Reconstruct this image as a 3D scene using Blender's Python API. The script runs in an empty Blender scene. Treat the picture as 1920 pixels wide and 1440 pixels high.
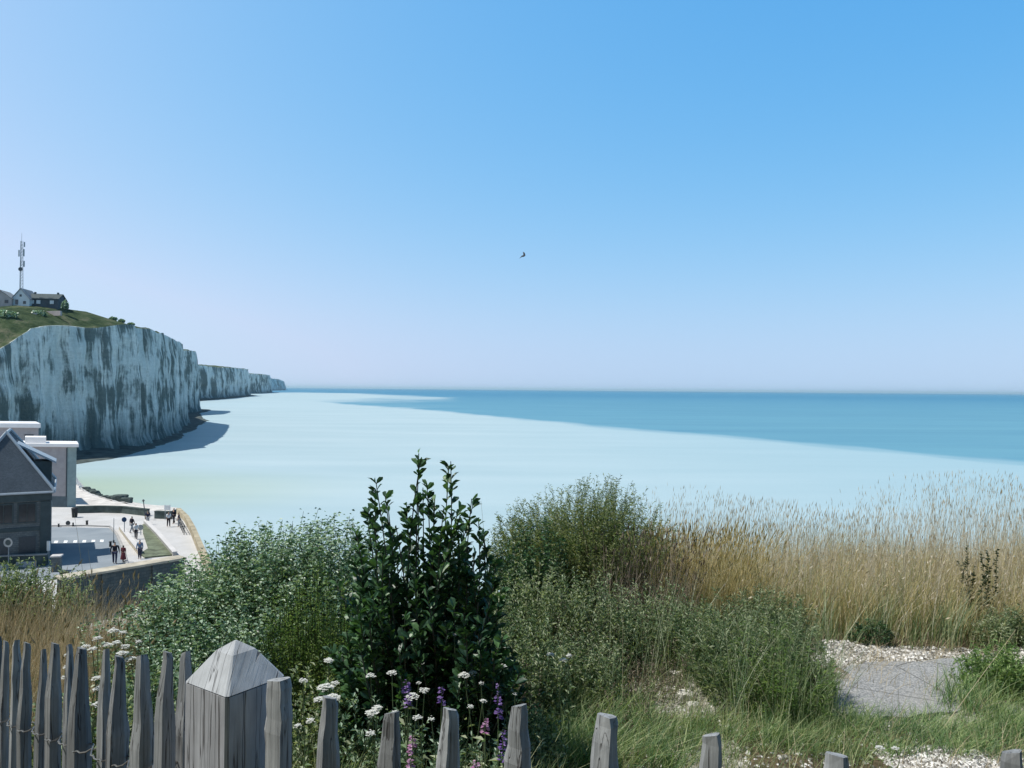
import bpy, bmesh, math, random
import numpy as np
from mathutils import Vector, Matrix, noise as mn
R = math.radians
rng = np.random.default_rng(7)
random.seed(7)
sc = bpy.context.scene
COL = sc.collection

# ------------------------------------------------------------------ camera
FPX = 1450.0                      # focal length in pixels of a 1920 px wide frame
EYE = Vector((0, 0, 20.0))
p_, r_ = R(0.41), R(0.50)
Fw = Vector((0, math.cos(p_), math.sin(p_)))
R0 = Vector((1, 0, 0)); U0 = R0.cross(Fw)
Rt = R0 * math.cos(r_) + U0 * math.sin(r_)
Up = U0 * math.cos(r_) - R0 * math.sin(r_)
cd = bpy.data.cameras.new('camera'); cam = bpy.data.objects.new('camera', cd); COL.objects.link(cam)
cam.matrix_world = Matrix(((Rt.x, Up.x, -Fw.x, EYE.x), (Rt.y, Up.y, -Fw.y, EYE.y), (Rt.z, Up.z, -Fw.z, EYE.z), (0, 0, 0, 1)))
cd.sensor_width = 36; cd.lens = FPX / 1920 * 36; cd.clip_start = 0.05; cd.clip_end = 120000
sc.camera = cam

# ------------------------------------------------------------------ sky, sun, exposure
SUN_EL, SUN_AZ = R(60), R(-96)    # azimuth from +Y towards +X
w = bpy.data.worlds.new('World'); sc.world = w; w.use_nodes = True
nt = w.node_tree; bg = nt.nodes['Background']
sky = nt.nodes.new('ShaderNodeTexSky'); sky.sky_type = 'NISHITA'; sky.sun_disc = False
sky.sun_elevation = SUN_EL; sky.sun_rotation = SUN_AZ; sky.altitude = 0
sky.air_density = 0.8; sky.dust_density = 2.5; sky.ozone_density = 1.0
sep = nt.nodes.new('ShaderNodeSeparateColor'); com = nt.nodes.new('ShaderNodeCombineColor')
tcw = nt.nodes.new('ShaderNodeTexCoord'); sw = nt.nodes.new('ShaderNodeSeparateXYZ'); cw = nt.nodes.new('ShaderNodeCombineXYZ')
nt.links.new(tcw.outputs['Generated'], sw.inputs[0]); zz = sw.outputs[2]
for op_, v_ in (('MULTIPLY', None), ('ADD', .09 ** 2), ('SQRT', None)):    # keeps the band at the horizon as pale as in the photograph
    q_ = nt.nodes.new('ShaderNodeMath'); q_.operation = op_; nt.links.new(zz, q_.inputs[0])
    if op_ == 'MULTIPLY': nt.links.new(zz, q_.inputs[1])
    elif v_: q_.inputs[1].default_value = v_
    zz = q_.outputs[0]
nt.links.new(sw.outputs[0], cw.inputs[0]); nt.links.new(sw.outputs[1], cw.inputs[1]); nt.links.new(zz, cw.inputs[2]); nt.links.new(cw.outputs[0], sky.inputs[0])
nt.links.new(sky.outputs[0], sep.inputs[0])
for i, (pw, gn, mx_) in enumerate(((1.813, .094, .585), (.732, .286, .80), (.269, .634, .98))):   # tone of the photograph's sky
    a = nt.nodes.new('ShaderNodeMath'); a.operation = 'POWER'; a.inputs[1].default_value = pw
    b = nt.nodes.new('ShaderNodeMath'); b.operation = 'MULTIPLY'; b.inputs[1].default_value = gn * 10
    c = nt.nodes.new('ShaderNodeMath'); c.operation = 'MINIMUM'; c.inputs[1].default_value = mx_ * 10
    nt.links.new(sep.outputs[i], a.inputs[0]); nt.links.new(a.outputs[0], b.inputs[0]); nt.links.new(b.outputs[0], c.inputs[0]); nt.links.new(c.outputs[0], com.inputs[i])
zr = nt.nodes.new('ShaderNodeMapRange'); zr.interpolation_type = 'SMOOTHSTEP'; nt.links.new(sw.outputs[2], zr.inputs[0])   # deeper blue towards the zenith
for i_, v_ in enumerate((.48, .80, 1.0, .26), 1): zr.inputs[i_].default_value = v_
zm = nt.nodes.new('ShaderNodeVectorMath'); zm.operation = 'SCALE'; nt.links.new(com.outputs[0], zm.inputs[0]); nt.links.new(zr.outputs[0], zm.inputs['Scale'])
nt.links.new(zm.outputs[0], bg.inputs[0]); bg.inputs[1].default_value = 0.1
sd = bpy.data.lights.new('sun', 'SUN'); sun = bpy.data.objects.new('sun', sd); COL.objects.link(sun)
sd.energy = 5.0; sd.angle = R(0.5); sd.color = (1.0, 0.965, 0.89)
sdir = Vector((math.sin(SUN_AZ) * math.cos(SUN_EL), math.cos(SUN_AZ) * math.cos(SUN_EL), math.sin(SUN_EL)))
sun.rotation_euler = sdir.to_track_quat('Z', 'Y').to_euler(); sun.location = (-30, 10, 60)
sc.view_settings.view_transform = 'Standard'; sc.view_settings.look = 'None'
sc.view_settings.exposure = 0; sc.view_settings.gamma = 1

# ------------------------------------------------------------------ placing helpers
def P(px, py, d):
    return EYE + (Fw + Rt * ((px - 960) / FPX) + Up * ((720 - py) / FPX)) * d
def G(px, py, z):
    v = Fw + Rt * ((px - 960) / FPX) + Up * ((720 - py) / FPX)
    return EYE + v * ((z - EYE.z) / v.z)
def sstep(a, b, x):
    t = np.clip((x - a) / (b - a), 0, 1); return t * t * (3 - 2 * t)

# ------------------------------------------------------------------ object helpers
def tag(o, label=None, cat=None, group=None, kind=None):
    if label: o['label'] = label
    if cat: o['category'] = cat
    if group: o['group'] = group
    if kind: o['kind'] = kind
    return o
def empty(name, loc, rz=0, **k):
    o = bpy.data.objects.new(name, None); COL.objects.link(o)
    o.location = loc; o.rotation_euler = (0, 0, rz); o.empty_display_size = .1
    bpy.context.view_layer.update()
    return tag(o, **k)
def link(name, me, mat, parent=None, world=True):
    """mesh data given in world coordinates unless world=False"""
    o = bpy.data.objects.new(name, me); COL.objects.link(o)
    if mat is not None and len(me.materials) == 0: me.materials.append(mat)
    if parent is not None:
        o.parent = parent
        if world:
            pm = Matrix.LocRotScale(parent.location, parent.rotation_euler, parent.scale)
            if parent.parent: pm = Matrix.LocRotScale(parent.parent.location, parent.parent.rotation_euler, None) @ pm
            me.transform(pm.inverted())
    elif world:                     # put the origin at the base of the thing
        n = len(me.vertices)
        if n:
            a = np.empty(n * 3, np.float32); me.vertices.foreach_get('co', a); a = a.reshape(-1, 3)
            c = Vector(((a[:, 0].min() + a[:, 0].max()) / 2, (a[:, 1].min() + a[:, 1].max()) / 2, a[:, 2].min()))
            me.transform(Matrix.Translation(-c)); o.location = c
    return o
def mesh_np(name, V, F, mat, parent=None, var=None, smooth=False, attrs=None, **k):
    V = np.asarray(V, np.float32); F = np.asarray(F, np.int32)
    me = bpy.data.meshes.new(name)
    me.vertices.add(len(V)); me.vertices.foreach_set('co', V.ravel())
    m, q = F.shape
    me.loops.add(m * q); me.loops.foreach_set('vertex_index', F.ravel())
    me.polygons.add(m); me.polygons.foreach_set('loop_start', np.arange(m, dtype=np.int32) * q)
    me.polygons.foreach_set('use_smooth', np.full(m, smooth))
    me.update(calc_edges=True)
    if var is not None:
        at = me.attributes.new('var', 'FLOAT', 'POINT'); at.data.foreach_set('value', np.asarray(var, np.float32))
    for kk, vv in (attrs or {}).items():
        at = me.attributes.new(kk, 'FLOAT', 'POINT'); at.data.foreach_set('value', np.asarray(vv, np.float32))
    o = link(name, me, mat, parent)
    return tag(o, **k)
class MB:
    """collects shapes in world coordinates and links them as ONE object"""
    def __init__(s): s.v = []; s.f = []
    def add(s, vs, fs):
        n = len(s.v); s.v += [tuple(v) for v in vs]; s.f += [tuple(i + n for i in f) for f in fs]
    def frame_box(s, o, u, v, w_, c=0.0):     # box from corner o with edge vectors
        o = Vector(o); u = Vector(u); v = Vector(v); w_ = Vector(w_)
        if u.cross(v).dot(w_) < 0: u, v = v, u
        s.add([o, o + u, o + u + v, o + v, o + w_, o + u + w_, o + u + v + w_, o + v + w_],
              [(0, 3, 2, 1), (4, 5, 6, 7), (0, 1, 5, 4), (1, 2, 6, 5), (2, 3, 7, 6), (3, 0, 4, 7)])
    def box(s, c, dx, dy, dz, rz=0):
        u = Vector((math.cos(rz), math.sin(rz), 0)) * dx; v = Vector((-math.sin(rz), math.cos(rz), 0)) * dy
        s.frame_box(Vector(c) - u / 2 - v / 2, u, v, Vector((0, 0, dz)))
    def wall(s, a, b, h, t, z0=None):
        a = Vector(a); b = Vector(b); d = b - a; d.z = 0; n = Vector((-d.y, d.x, 0)).normalized() * t
        s.frame_box(a - n / 2, b - a, n, Vector((0, 0, h)))
    def tube(s, pts, rad, k=6, cap=True):
        pts = [Vector(p) for p in pts]; n = len(pts); rad = rad if isinstance(rad, (list, tuple)) else [rad] * n
        vs = []
        for i, p in enumerate(pts):
            t = (pts[min(i + 1, n - 1)] - pts[max(i - 1, 0)]).normalized()
            a = t.cross(Vector((0, 0, 1)) if abs(t.z) < .9 else Vector((1, 0, 0))).normalized(); b = t.cross(a)
            vs += [p + (a * math.cos(2 * math.pi * j / k) + b * math.sin(2 * math.pi * j / k)) * rad[i] for j in range(k)]
        fs = [(i * k + j, (i + 1) * k + j, (i + 1) * k + (j + 1) % k, i * k + (j + 1) % k) for i in range(n - 1) for j in range(k)]
        if cap: fs += [tuple(range(k)), tuple((n - 1) * k + j for j in reversed(range(k)))]
        s.add(vs, fs)
    def prism(s, poly, z0, z1):
        n = len(poly); vs = [(p[0], p[1], z0) for p in poly] + [(p[0], p[1], z1) for p in poly]
        s.add(vs, [tuple(reversed(range(n))), tuple(range(n, 2 * n))] + [(i, (i + 1) % n, n + (i + 1) % n, n + i) for i in range(n)])
    def build(s, name, mat, parent=None, bevel=0, **k):
        me = bpy.data.meshes.new(name); me.from_pydata(s.v, [], s.f); me.update()
        bm = bmesh.new(); bm.from_mesh(me)
        bmesh.ops.recalc_face_normals(bm, faces=bm.faces)
        if bevel: bmesh.ops.bevel(bm, geom=list(bm.edges), offset=bevel, segments=1, affect='EDGES')
        bm.to_mesh(me); bm.free()
        return tag(link(name, me, mat, parent), **k)

# ------------------------------------------------------------------ materials
class NT:
    def __init__(s, name):
        s.m = bpy.data.materials.new(name); s.m.use_nodes = True; s.t = s.m.node_tree
        s.b = s.t.nodes['Principled BSDF']; s.out = s.t.nodes['Material Output']
        s.geo = None
    def n(s, typ, **k):
        x = s.t.nodes.new(typ)
        for a, v in k.items(): setattr(x, a, v)
        return x
    def L(s, a, b): s.t.links.new(a, b)
    def pos(s):
        if not s.geo: s.geo = s.n('ShaderNodeNewGeometry')
        return s.geo.outputs['Position']
    def obj(s): return s.n('ShaderNodeTexCoord').outputs['Object']
    def noise(s, vec, scale=1, detail=6, rough=.6, map_=None, dist=0):
        if map_:
            mp = s.n('ShaderNodeMapping'); mp.inputs['Scale'].default_value = map_; s.L(vec, mp.inputs[0]); vec = mp.outputs[0]
        x = s.n('ShaderNodeTexNoise'); x.inputs['Scale'].default_value = scale; x.inputs['Detail'].default_value = detail
        x.inputs['Roughness'].default_value = rough; x.inputs['Distortion'].default_value = dist; s.L(vec, x.inputs[0]); return x.outputs[0]
    def ramp(s, f, stops, interp='LINEAR'):
        x = s.n('ShaderNodeValToRGB'); cr = x.color_ramp; cr.interpolation = interp
        while len(cr.elements) < len(stops): cr.elements.new(.5)
        for e, (p, c) in zip(cr.elements, stops):
            e.position = p; e.color = (c, c, c, 1) if isinstance(c, (int, float)) else (*c, 1)
        s.L(f, x.inputs[0]); return x.outputs[0]
    def mix(s, f, a, b, typ='MIX'):
        x = s.n('ShaderNodeMix', data_type='RGBA', blend_type=typ)
        for v, i in ((f, 0), (a, 6), (b, 7)):
            if isinstance(v, (int, float)): x.inputs[i].default_value = v
            elif isinstance(v, tuple): x.inputs[i].default_value = (*v, 1)
            else: s.L(v, x.inputs[i])
        return x.outputs[2]
    def math(s, op, a, b=None, c=None, clamp=False):
        x = s.n('ShaderNodeMath', operation=op, use_clamp=clamp)
        for i, v in enumerate((a, b, c)):
            if v is None: continue
            if isinstance(v, (int, float)): x.inputs[i].default_value = v
            else: s.L(v, x.inputs[i])
        return x.outputs[0]
    def attr(s, name):
        return s.n('ShaderNodeAttribute', attribute_name=name).outputs['Fac']
    def bump(s, h, strength=.3, dist=.01):
        x = s.n('ShaderNodeBump'); x.inputs['Strength'].default_value = strength; x.inputs['Distance'].default_value = dist
        s.L(h, x.inputs['Height']); s.L(x.outputs[0], s.b.inputs['Normal'])
    def color(s, c):
        if isinstance(c, tuple): s.b.inputs['Base Color'].default_value = (*c, 1)
        else: s.L(c, s.b.inputs['Base Color'])
    def set(s, rough=None, spec=None, metal=None):
        if rough is not None: s.b.inputs['Roughness'].default_value = rough
        if spec is not None: s.b.inputs['Specular IOR Level'].default_value = spec
        if metal is not None: s.b.inputs['Metallic'].default_value = metal
        return s
def plain(name, c, rough=.8, var=.25, scale=4, spec=.3, metal=0, bump=.15):
    t = NT(name); f = t.noise(t.obj(), scale, 5)
    t.color(t.ramp(f, [(.3, tuple(x * (1 - var) for x in c)), (.7, tuple(min(1, x * (1 + var)) for x in c))])); t.set(rough, spec, metal)
    if bump: t.bump(f, bump, .02)
    return t.m
def leafmat(name, stops, rough=.5, spec=.35, trans=.3, tint=(1.3, 1.4, .6), patch=.5, pscale=2.0):
    """colour varies from leaf to leaf (attribute var) and from clump to clump (noise)"""
    t = NT(name); v = t.attr('var')
    n = t.noise(t.pos(), pscale, 3)
    f = t.math('ADD', t.math('MULTIPLY', v, 1 - patch), t.math('MULTIPLY', n, patch))
    c = t.ramp(f, stops); t.color(c); t.set(rough, spec)
    tr = t.n('ShaderNodeBsdfTranslucent'); t.L(t.mix(1.0, c, tint, 'MULTIPLY'), tr.inputs[0])
    ms = t.n('ShaderNodeMixShader'); ms.inputs[0].default_value = trans
    t.L(t.b.outputs[0], ms.inputs[1]); t.L(tr.outputs[0], ms.inputs[2]); t.L(ms.outputs[0], t.out.inputs[0])
    return t.m
M = {}
# ---- sea
t = NT('sea'); pos = t.pos(); sx = t.n('ShaderNodeSeparateXYZ'); t.L(pos, sx.inputs[0]); X, Y = sx.outputs[0], sx.outputs[1]
wob = t.noise(pos, 1, 4, .55, (.006, .0025, 1)); wob2 = t.noise(pos, 1, 3, .5, (.03, .008, 1))
line = t.math('ADD', t.math('ADD', t.math('MULTIPLY', X, .080), t.math('MULTIPLY', Y, .037)), -20)
line = t.math('ADD', line, t.math('MULTIPLY', t.math('SUBTRACT', wob, .5), 9))
line = t.math('ADD', line, t.math('MULTIPLY', t.math('SUBTRACT', wob2, .5), 2.5))
mask = t.math('MULTIPLY', t.math('ADD', line, .9), .50, clamp=True)
mask = t.ramp(mask, [(0, 0), (.5, .42), (1, 1)], 'EASE')
def blob(cx, cy, rx, ry, ang, a0, a1):     # soft patch of paler water
    ca, sa = math.cos(ang), math.sin(ang)
    dx = t.math('ADD', X, -cx); dy = t.math('ADD', Y, -cy)
    uu = t.math('DIVIDE', t.math('ADD', t.math('MULTIPLY', dx, ca), t.math('MULTIPLY', dy, sa)), rx)
    vv = t.math('DIVIDE', t.math('ADD', t.math('MULTIPLY', dx, -sa), t.math('MULTIPLY', dy, ca)), ry)
    d = t.math('SQRT', t.math('ADD', t.math('MULTIPLY', uu, uu), t.math('MULTIPLY', vv, vv)))
    d = t.math('ADD', d, t.math('MULTIPLY', t.math('SUBTRACT', wob, .5), .9))
    return t.ramp(d, [(a0, 1), (a1, 0)], 'EASE')
b1 = blob(-560, 2000, 360, 1500, R(12), .55, 1.0)
b2 = blob(-240, 1700, 130, 420, R(10), .5, 1.0)
pale_m = t.math('MAXIMUM', b1, t.math('MULTIPLY', b2, .8))
mask = t.math('MULTIPLY', mask, t.math('SUBTRACT', 1.0, pale_m))
far = t.math('MULTIPLY', Y, 1 / 2600.0, clamp=True)
dark = t.mix(far, (.125, .29, .375), (.040, .18, .31))
strk = t.noise(pos, 1, 5, .6, (.010, .045, 1)); strk2 = t.noise(pos, 1, 4, .6, (.0022, .02, 1))
dark = t.mix(t.math('MULTIPLY', t.ramp(strk, [(.42, 0), (.68, 1)]), .30), dark, (.17, .35, .41))
dark = t.mix(t.math('MULTIPLY', t.ramp(strk2, [(.45, 0), (.7, 1)]), .35), dark, (.06, .18, .28))
pale = t.mix(t.ramp(strk, [(.35, 0), (.7, 1)]), (.345, .45, .485), (.405, .50, .53))
right = t.math('MULTIPLY', t.math('ADD', X, 20), 1 / 260.0, clamp=True)
pale = t.mix(right, pale, (.25, .405, .475))
gr = blob(-98, 142, 70, 55, R(20), .25, 1.0)
pale = t.mix(t.math('MULTIPLY', gr, .7), pale, (.32, .40, .27))
t.color(t.mix(mask, pale, dark)); t.set(.55, .12)
wv = t.noise(pos, 1, 5, .6, (.5, 1.2, 1)); t.bump(wv, .25, .12)
M['sea'] = t.m
# ---- chalk cliff with grass on top
def chalk(name, big=1.0):
    t = NT(name); pos = t.pos(); sp = t.n('ShaderNodeSeparateXYZ'); t.L(pos, sp.inputs[0])
    cv_ = t.n('ShaderNodeCombineXYZ'); t.L(t.attr('along'), cv_.inputs[0]); t.L(sp.outputs[2], cv_.inputs[1]); co = cv_.outputs[0]   # metres along the coast, height
    st = t.noise(co, 1, 8, .65, (.22 * big, .020 * big, 1)); st2 = t.noise(co, 1, 8, .7, (.75 * big, .055 * big, 1)); bl = t.noise(co, 1, 5, .6, (.06 * big, .09 * big, 1))
    fine = t.noise(pos, 1.3, 6, .7); beds = t.noise(co, 1, 4, .6, (.015, .9, 1))
    c = t.ramp(st, [(.30, (.42, .50, .48)), (.45, (.66, .71, .68)), (.62, (.80, .82, .77))])
    st3 = t.noise(co, 1, 6, .65, (.16 * big, .030 * big, 1), .8)
    stain_gully = t.ramp(t.math('ADD', t.math('ADD', t.math('MULTIPLY', st2, .30), t.math('MULTIPLY', bl, .28)), t.math('MULTIPLY', st3, .42)), [(.488, 0), (.538, 1)])
    c = t.mix(t.math('MULTIPLY', stain_gully, .90), c, (.075, .11, .105))  # dark stains, plus gully and crevice shade put into the chalk colour
    c = t.mix(t.math('MULTIPLY', t.ramp(fine, [(.45, 0), (.7, 1)]), .35), c, (.26, .29, .26))
    c = t.mix(t.math('MULTIPLY', t.ramp(beds, [(.50, 0), (.60, 1)]), .10), c, (.30, .34, .32))
    sx = t.n('ShaderNodeSeparateXYZ'); t.L(pos, sx.inputs[0])
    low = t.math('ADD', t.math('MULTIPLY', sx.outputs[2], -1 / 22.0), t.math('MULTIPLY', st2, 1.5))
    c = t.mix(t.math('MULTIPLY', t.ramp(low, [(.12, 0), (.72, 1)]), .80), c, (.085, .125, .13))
    g = t.ramp(t.noise(pos, .16, 8, .7), [(.36, (.022, .045, .020)), (.5, (.065, .095, .045)), (.64, (.17, .165, .11))])
    gm = t.math('ADD', t.attr('cap'), t.math('MULTIPLY', t.math('SUBTRACT', t.noise(pos, 1, 5, .6, (.12, .12, .05)), .5), .9))
    c = t.mix(t.ramp(gm, [(.46, 0), (.54, 1)]), c, g)
    t.color(c); t.set(.95, .1); t.bump(t.math('ADD', st2, fine), .8, .9)
    return t.m
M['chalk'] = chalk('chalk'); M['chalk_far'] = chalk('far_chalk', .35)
M['shore_rock'] = plain('shore_rock', (.085, .10, .095), .9, .5, .3, .1)
# ---- near ground
t = NT('ground'); pos = t.pos()
v = t.n('ShaderNodeTexVoronoi'); v.inputs['Scale'].default_value = 34; t.L(pos, v.inputs['Vector'])
v2 = t.n('ShaderNodeTexVoronoi'); v2.inputs['Scale'].default_value = 90; t.L(pos, v2.inputs['Vector'])
st = t.ramp(v.outputs['Color'], [(.2, (.12, .11, .095)), (.5, (.25, .235, .21)), (.8, (.42, .40, .375))])
st = t.mix(.5, st, t.ramp(v2.outputs['Color'], [(.2, (.15, .13, .10)), (.8, (.6, .58, .53))]))
soil = t.ramp(t.noise(pos, 9, 8, .7), [(.3, (.045, .036, .022)), (.6, (.14, .11, .07)), (.8, (.26, .22, .16))])
sy_ = t.n('ShaderNodeSeparateXYZ'); t.L(pos, sy_.inputs[0])
soil = t.mix(t.math('MULTIPLY', t.math('ADD', sy_.outputs[1], 3.0), -.5, clamp=True), soil, (.05, .075, .03))      # unseen grassy rise, added behind the viewpoint to block sky light
t.color(t.mix(t.ramp(t.math('ADD', t.attr('gravel'), t.math('MULTIPLY', t.math('SUBTRACT', t.noise(pos, 6, 5), .5), .8)), [(.4, 0), (.6, 1)]), soil, st))
t.set(.95, .1); t.bump(v.outputs['Distance'], .6, .02); M['ground'] = t.m
t = NT('old_asphalt'); pos = t.pos(); f = t.noise(pos, 60, 5, .8); g = t.noise(pos, 2.2, 5)
c = t.ramp(f, [(.36, (.12, .125, .13)), (.52, (.29, .295, .30)), (.64, (.50, .49, .48))]); c = t.mix(t.math('MULTIPLY', t.ramp(g, [(.45, 0), (.7, 1)]), .5), c, (.30, .29, .27))
ck = t.n('ShaderNodeTexVoronoi', feature='DISTANCE_TO_EDGE'); ck.inputs['Scale'].default_value = 1.6; t.L(pos, ck.inputs['Vector'])
t.color(t.mix(t.ramp(ck.outputs['Distance'], [(0, 1), (.012, 0)]), c, (.05, .05, .045))); t.set(.9, .2); t.bump(f, .5, .01); M['old_asphalt'] = t.m
t = NT('paving'); pos = t.pos(); f = t.noise(pos, .5, 6, .6); g = t.noise(pos, 8, 4)
c = t.ramp(f, [(.3, (.43, .42, .41)), (.7, (.54, .53, .53))]); t.color(t.mix(.2, c, t.ramp(g, [(.3, .3), (.7, .7)]))); t.set(.9, .15); M['paving'] = t.m
t = NT('road_surface'); pos = t.pos(); f = t.noise(pos, .35, 6, .6)
t.color(t.ramp(f, [(.3, (.19, .22, .25)), (.7, (.27, .30, .33))])); t.set(.85, .25); M['road'] = t.m
M['beach'] = plain('pebble_beach', (.56, .53, .50), .95, .25, .8, .1)
M['concrete'] = plain('concrete', (.42, .38, .31), .9, .3, 1.2, .1)
M['pale_concrete'] = plain('pale_concrete', (.55, .53, .52), .9, .15, 1.2, .1)
M['tan_concrete'] = plain('tan_concrete', (.37, .32, .23), .9, .3, .8, .1)
M['kerb'] = plain('kerb_stone', (.35, .34, .33), .9, .2, 2)
M['dark_wall'] = plain('dark_wall_stone', (.075, .095, .09), .9, .35, 1.5, .1)
M['white_paint'] = plain('white_paint', (.78, .78, .77), .6, .06, 3)
M['bed_grass'] = plain('bed_grass', (.13, .15, .10), .95, .5, 1.5)
# walls of small buildings
def masonry(name, c1, c2, mortar, scale):
    t = NT(name); mp = t.n('ShaderNodeMapping'); mp.inputs['Rotation'].default_value = (R(90), 0, 0)
    cx = t.n('ShaderNodeCombineXYZ'); s2 = t.n('ShaderNodeSeparateXYZ'); t.L(t.pos(), s2.inputs[0])
    t.L(t.math('ADD', s2.outputs[0], t.math('MULTIPLY', s2.outputs[1], .7)), cx.inputs[0]); t.L(s2.outputs[2], cx.inputs[1])
    b = t.n('ShaderNodeTexBrick'); b.inputs['Scale'].default_value = scale; t.L(cx.outputs[0], b.inputs['Vector'])
    b.inputs['Color1'].default_value = (*c1, 1); b.inputs['Color2'].default_value = (*c2, 1); b.inputs['Mortar'].default_value = (*mortar, 1)
    n = t.noise(t.pos(), .8, 6, .6)
    t.color(t.mix(t.math('MULTIPLY', t.ramp(n, [(.35, 0), (.7, 1)]), .45), b.outputs[0], tuple(x * .6 for x in c1))); t.set(.9, .1)
    return t.m
M['dark_stone'] = masonry('dark_stone', (.13, .15, .16), (.20, .21, .21), (.10, .11, .11), 1.6)
M['terrace_stone'] = masonry('terrace_stone', (.075, .10, .11), (.12, .14, .14), (.06, .07, .07), 1.2)
M['dark_trim'] = plain('dark_trim', (.06, .08, .085), .8, .2, 2)
M['slate'] = masonry('slate', (.085, .105, .125), (.12, .14, .165), (.06, .075, .09), 3.4)
M['zinc'] = plain('zinc', (.33, .38, .43), .45, .1, 3, .5)
M['render_mauve'] = plain('mauve_render', (.36, .34, .35), .9, .12, 1.5, .1)
M['render_green'] = plain('grey_green_render', (.30, .36, .35), .9, .12, 1.5, .1)
M['plinth'] = plain('plinth', (.09, .12, .14), .9, .2, 1.5, .1)
M['white_roof'] = plain('white_roof', (.74, .73, .74), .7, .05, 1)
M['glass_dark'] = plain('window_glass', (.03, .04, .05), .12, .2, 2, .6, 0, 0)
M['white_wall'] = plain('white_wall', (.60, .62, .63), .9, .1, .6)
M['pink_wall'] = plain('pink_wall', (.42, .36, .35), .9, .2, .6)
M['dark_house'] = plain('dark_boarding', (.07, .085, .10), .8, .25, .8)
M['grey_roof'] = plain('grey_roof', (.22, .24, .26), .8, .2, .8)
M['metal_dark'] = plain('dark_metal', (.05, .06, .07), .5, .2, 5, .5)
M['metal_grey'] = plain('grey_metal', (.26, .29, .31), .5, .15, 5, .5)
M['sign_blue'] = plain('blue_sign', (.03, .07, .15), .4, .05, 5)
M['sign_back'] = plain('sign_back', (.35, .37, .38), .5, .1, 5)
M['black_paint'] = plain('black_paint', (.02, .022, .025), .5, .1, 5)
# ---- weathered wood
def wood(name, c0, c1, c2, grain=1.0, crack=True, axis='z'):
    t = NT(name); o = t.obj()
    oi = t.n('ShaderNodeObjectInfo'); vm = t.n('ShaderNodeVectorMath', operation='ADD'); cb = t.n('ShaderNodeCombineXYZ')
    rr = t.math('MULTIPLY', oi.outputs['Random'], 17.0)
    for i in range(3): t.L(rr, cb.inputs[i])
    t.L(o, vm.inputs[0]); t.L(cb.outputs[0], vm.inputs[1]); o = vm.outputs[0]
    g = t.noise(o, 1, 8, .7, (150 * grain, 150 * grain, 5) if axis == 'z' else (150, 9, 9), .4); b = t.noise(o, 1, 5, .6, (25, 25, 7)); big = t.noise(o, 9, 3)
    c = t.ramp(t.math('ADD', t.math('MULTIPLY', g, .5), t.math('MULTIPLY', b, .5)), [(.30, c0), (.5, c1), (.68, c2)])
    c = t.mix(t.math('MULTIPLY', t.ramp(big, [(.45, 0), (.7, 1)]), .3), c, tuple(x * .62 for x in c1))
    if crack:
        k = t.noise(o, 1, 3, .5, (62 * grain, 62 * grain, 1.6) if axis == 'z' else (64, 5, 2), .25)
        km = t.ramp(k, [(.485, 0), (.497, 1), (.503, 1), (.515, 0)])
        c = t.mix(t.math('MULTIPLY', km, .75), c, (.035, .03, .03))
        t.bump(t.math('SUBTRACT', g, t.math('MULTIPLY', km, 1.5)), .55, .002)
    else: t.bump(g, .5, .002)
    oi2 = t.math('ADD', .72, t.math('MULTIPLY', oi.outputs['Random'], .5))
    cc = t.n('ShaderNodeHueSaturation'); t.L(c, cc.inputs['Color']); t.L(oi2, cc.inputs['Value']); c = cc.outputs[0]
    t.color(c); t.set(.85, .2); return t.m
M['post_wood'] = wood('weathered_post_wood', (.19, .195, .21), (.32, .325, .35), (.44, .45, .48), .8)
M['post_top_wood'] = wood('weathered_post_top', (.30, .31, .33), (.44, .46, .49), (.57, .59, .63), .8, axis='y')
M['picket_wood'] = wood('weathered_picket_wood', (.13, .14, .15), (.255, .265, .275), (.40, .41, .42))
M['wire'] = plain('galvanised_wire', (.20, .19, .18), .4, .3, 60, .5, .6, 0)
# ---- plants
M['shrub_leaf'] = leafmat('shrub_leaf', [(.25, (.018, .050, .030)), (.5, (.034, .090, .045)), (.72, (.10, .20, .08))], .42, .45, .22)
M['bush_leaf'] = leafmat('bush_leaf', [(.27, (.040, .095, .058)), (.46, (.14, .245, .16)), (.62, (.42, .53, .42))], .4, .55, .25, pscale=3)
M['feather_leaf'] = leafmat('feather_leaf', [(.25, (.07, .14, .05)), (.48, (.20, .32, .12)), (.68, (.40, .50, .24))], .5, .3, .35)
M['mound_leaf'] = leafmat('mound_leaf', [(.27, (.060, .105, .048)), (.46, (.19, .26, .125)), (.64, (.42, .44, .26))], .5, .3, .3, pscale=3)
M['weed_leaf'] = leafmat('weed_leaf', [(.26, (.050, .095, .055)), (.46, (.18, .26, .15)), (.63, (.48, .52, .38))], .5, .35, .3, pscale=2.5)
M['dock'] = leafmat('dock_leaf', [(.3, (.022, .045, .025)), (.7, (.07, .095, .05))], .5, .3, .2)
M['grass_green'] = leafmat('green_grass', [(.24, (.045, .10, .045)), (.46, (.15, .26, .11)), (.64, (.38, .44, .23))], .5, .3, .35, pscale=3)
M['grass_gold'] = leafmat('golden_grass', [(.2, (.16, .18, .08)), (.42, (.42, .36, .16)), (.6, (.64, .55, .28)), (.8, (.76, .68, .44))], .6, .25, .35, (1.1, 1.0, .8), .5, 1.6)
M['grass_pale'] = leafmat('pale_stalks', [(.2, (.46, .39, .26)), (.5, (.64, .57, .44)), (.8, (.74, .69, .60))], .6, .25, .35, (1.1, 1.05, .9), .3)
M['grass_brown'] = leafmat('brown_grass', [(.2, (.20, .18, .10)), (.45, (.44, .36, .22)), (.7, (.62, .53, .38)), (.85, (.60, .48, .36))], .6, .25, .3, (1.05, 1.0, .88), .5, 2)
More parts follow.
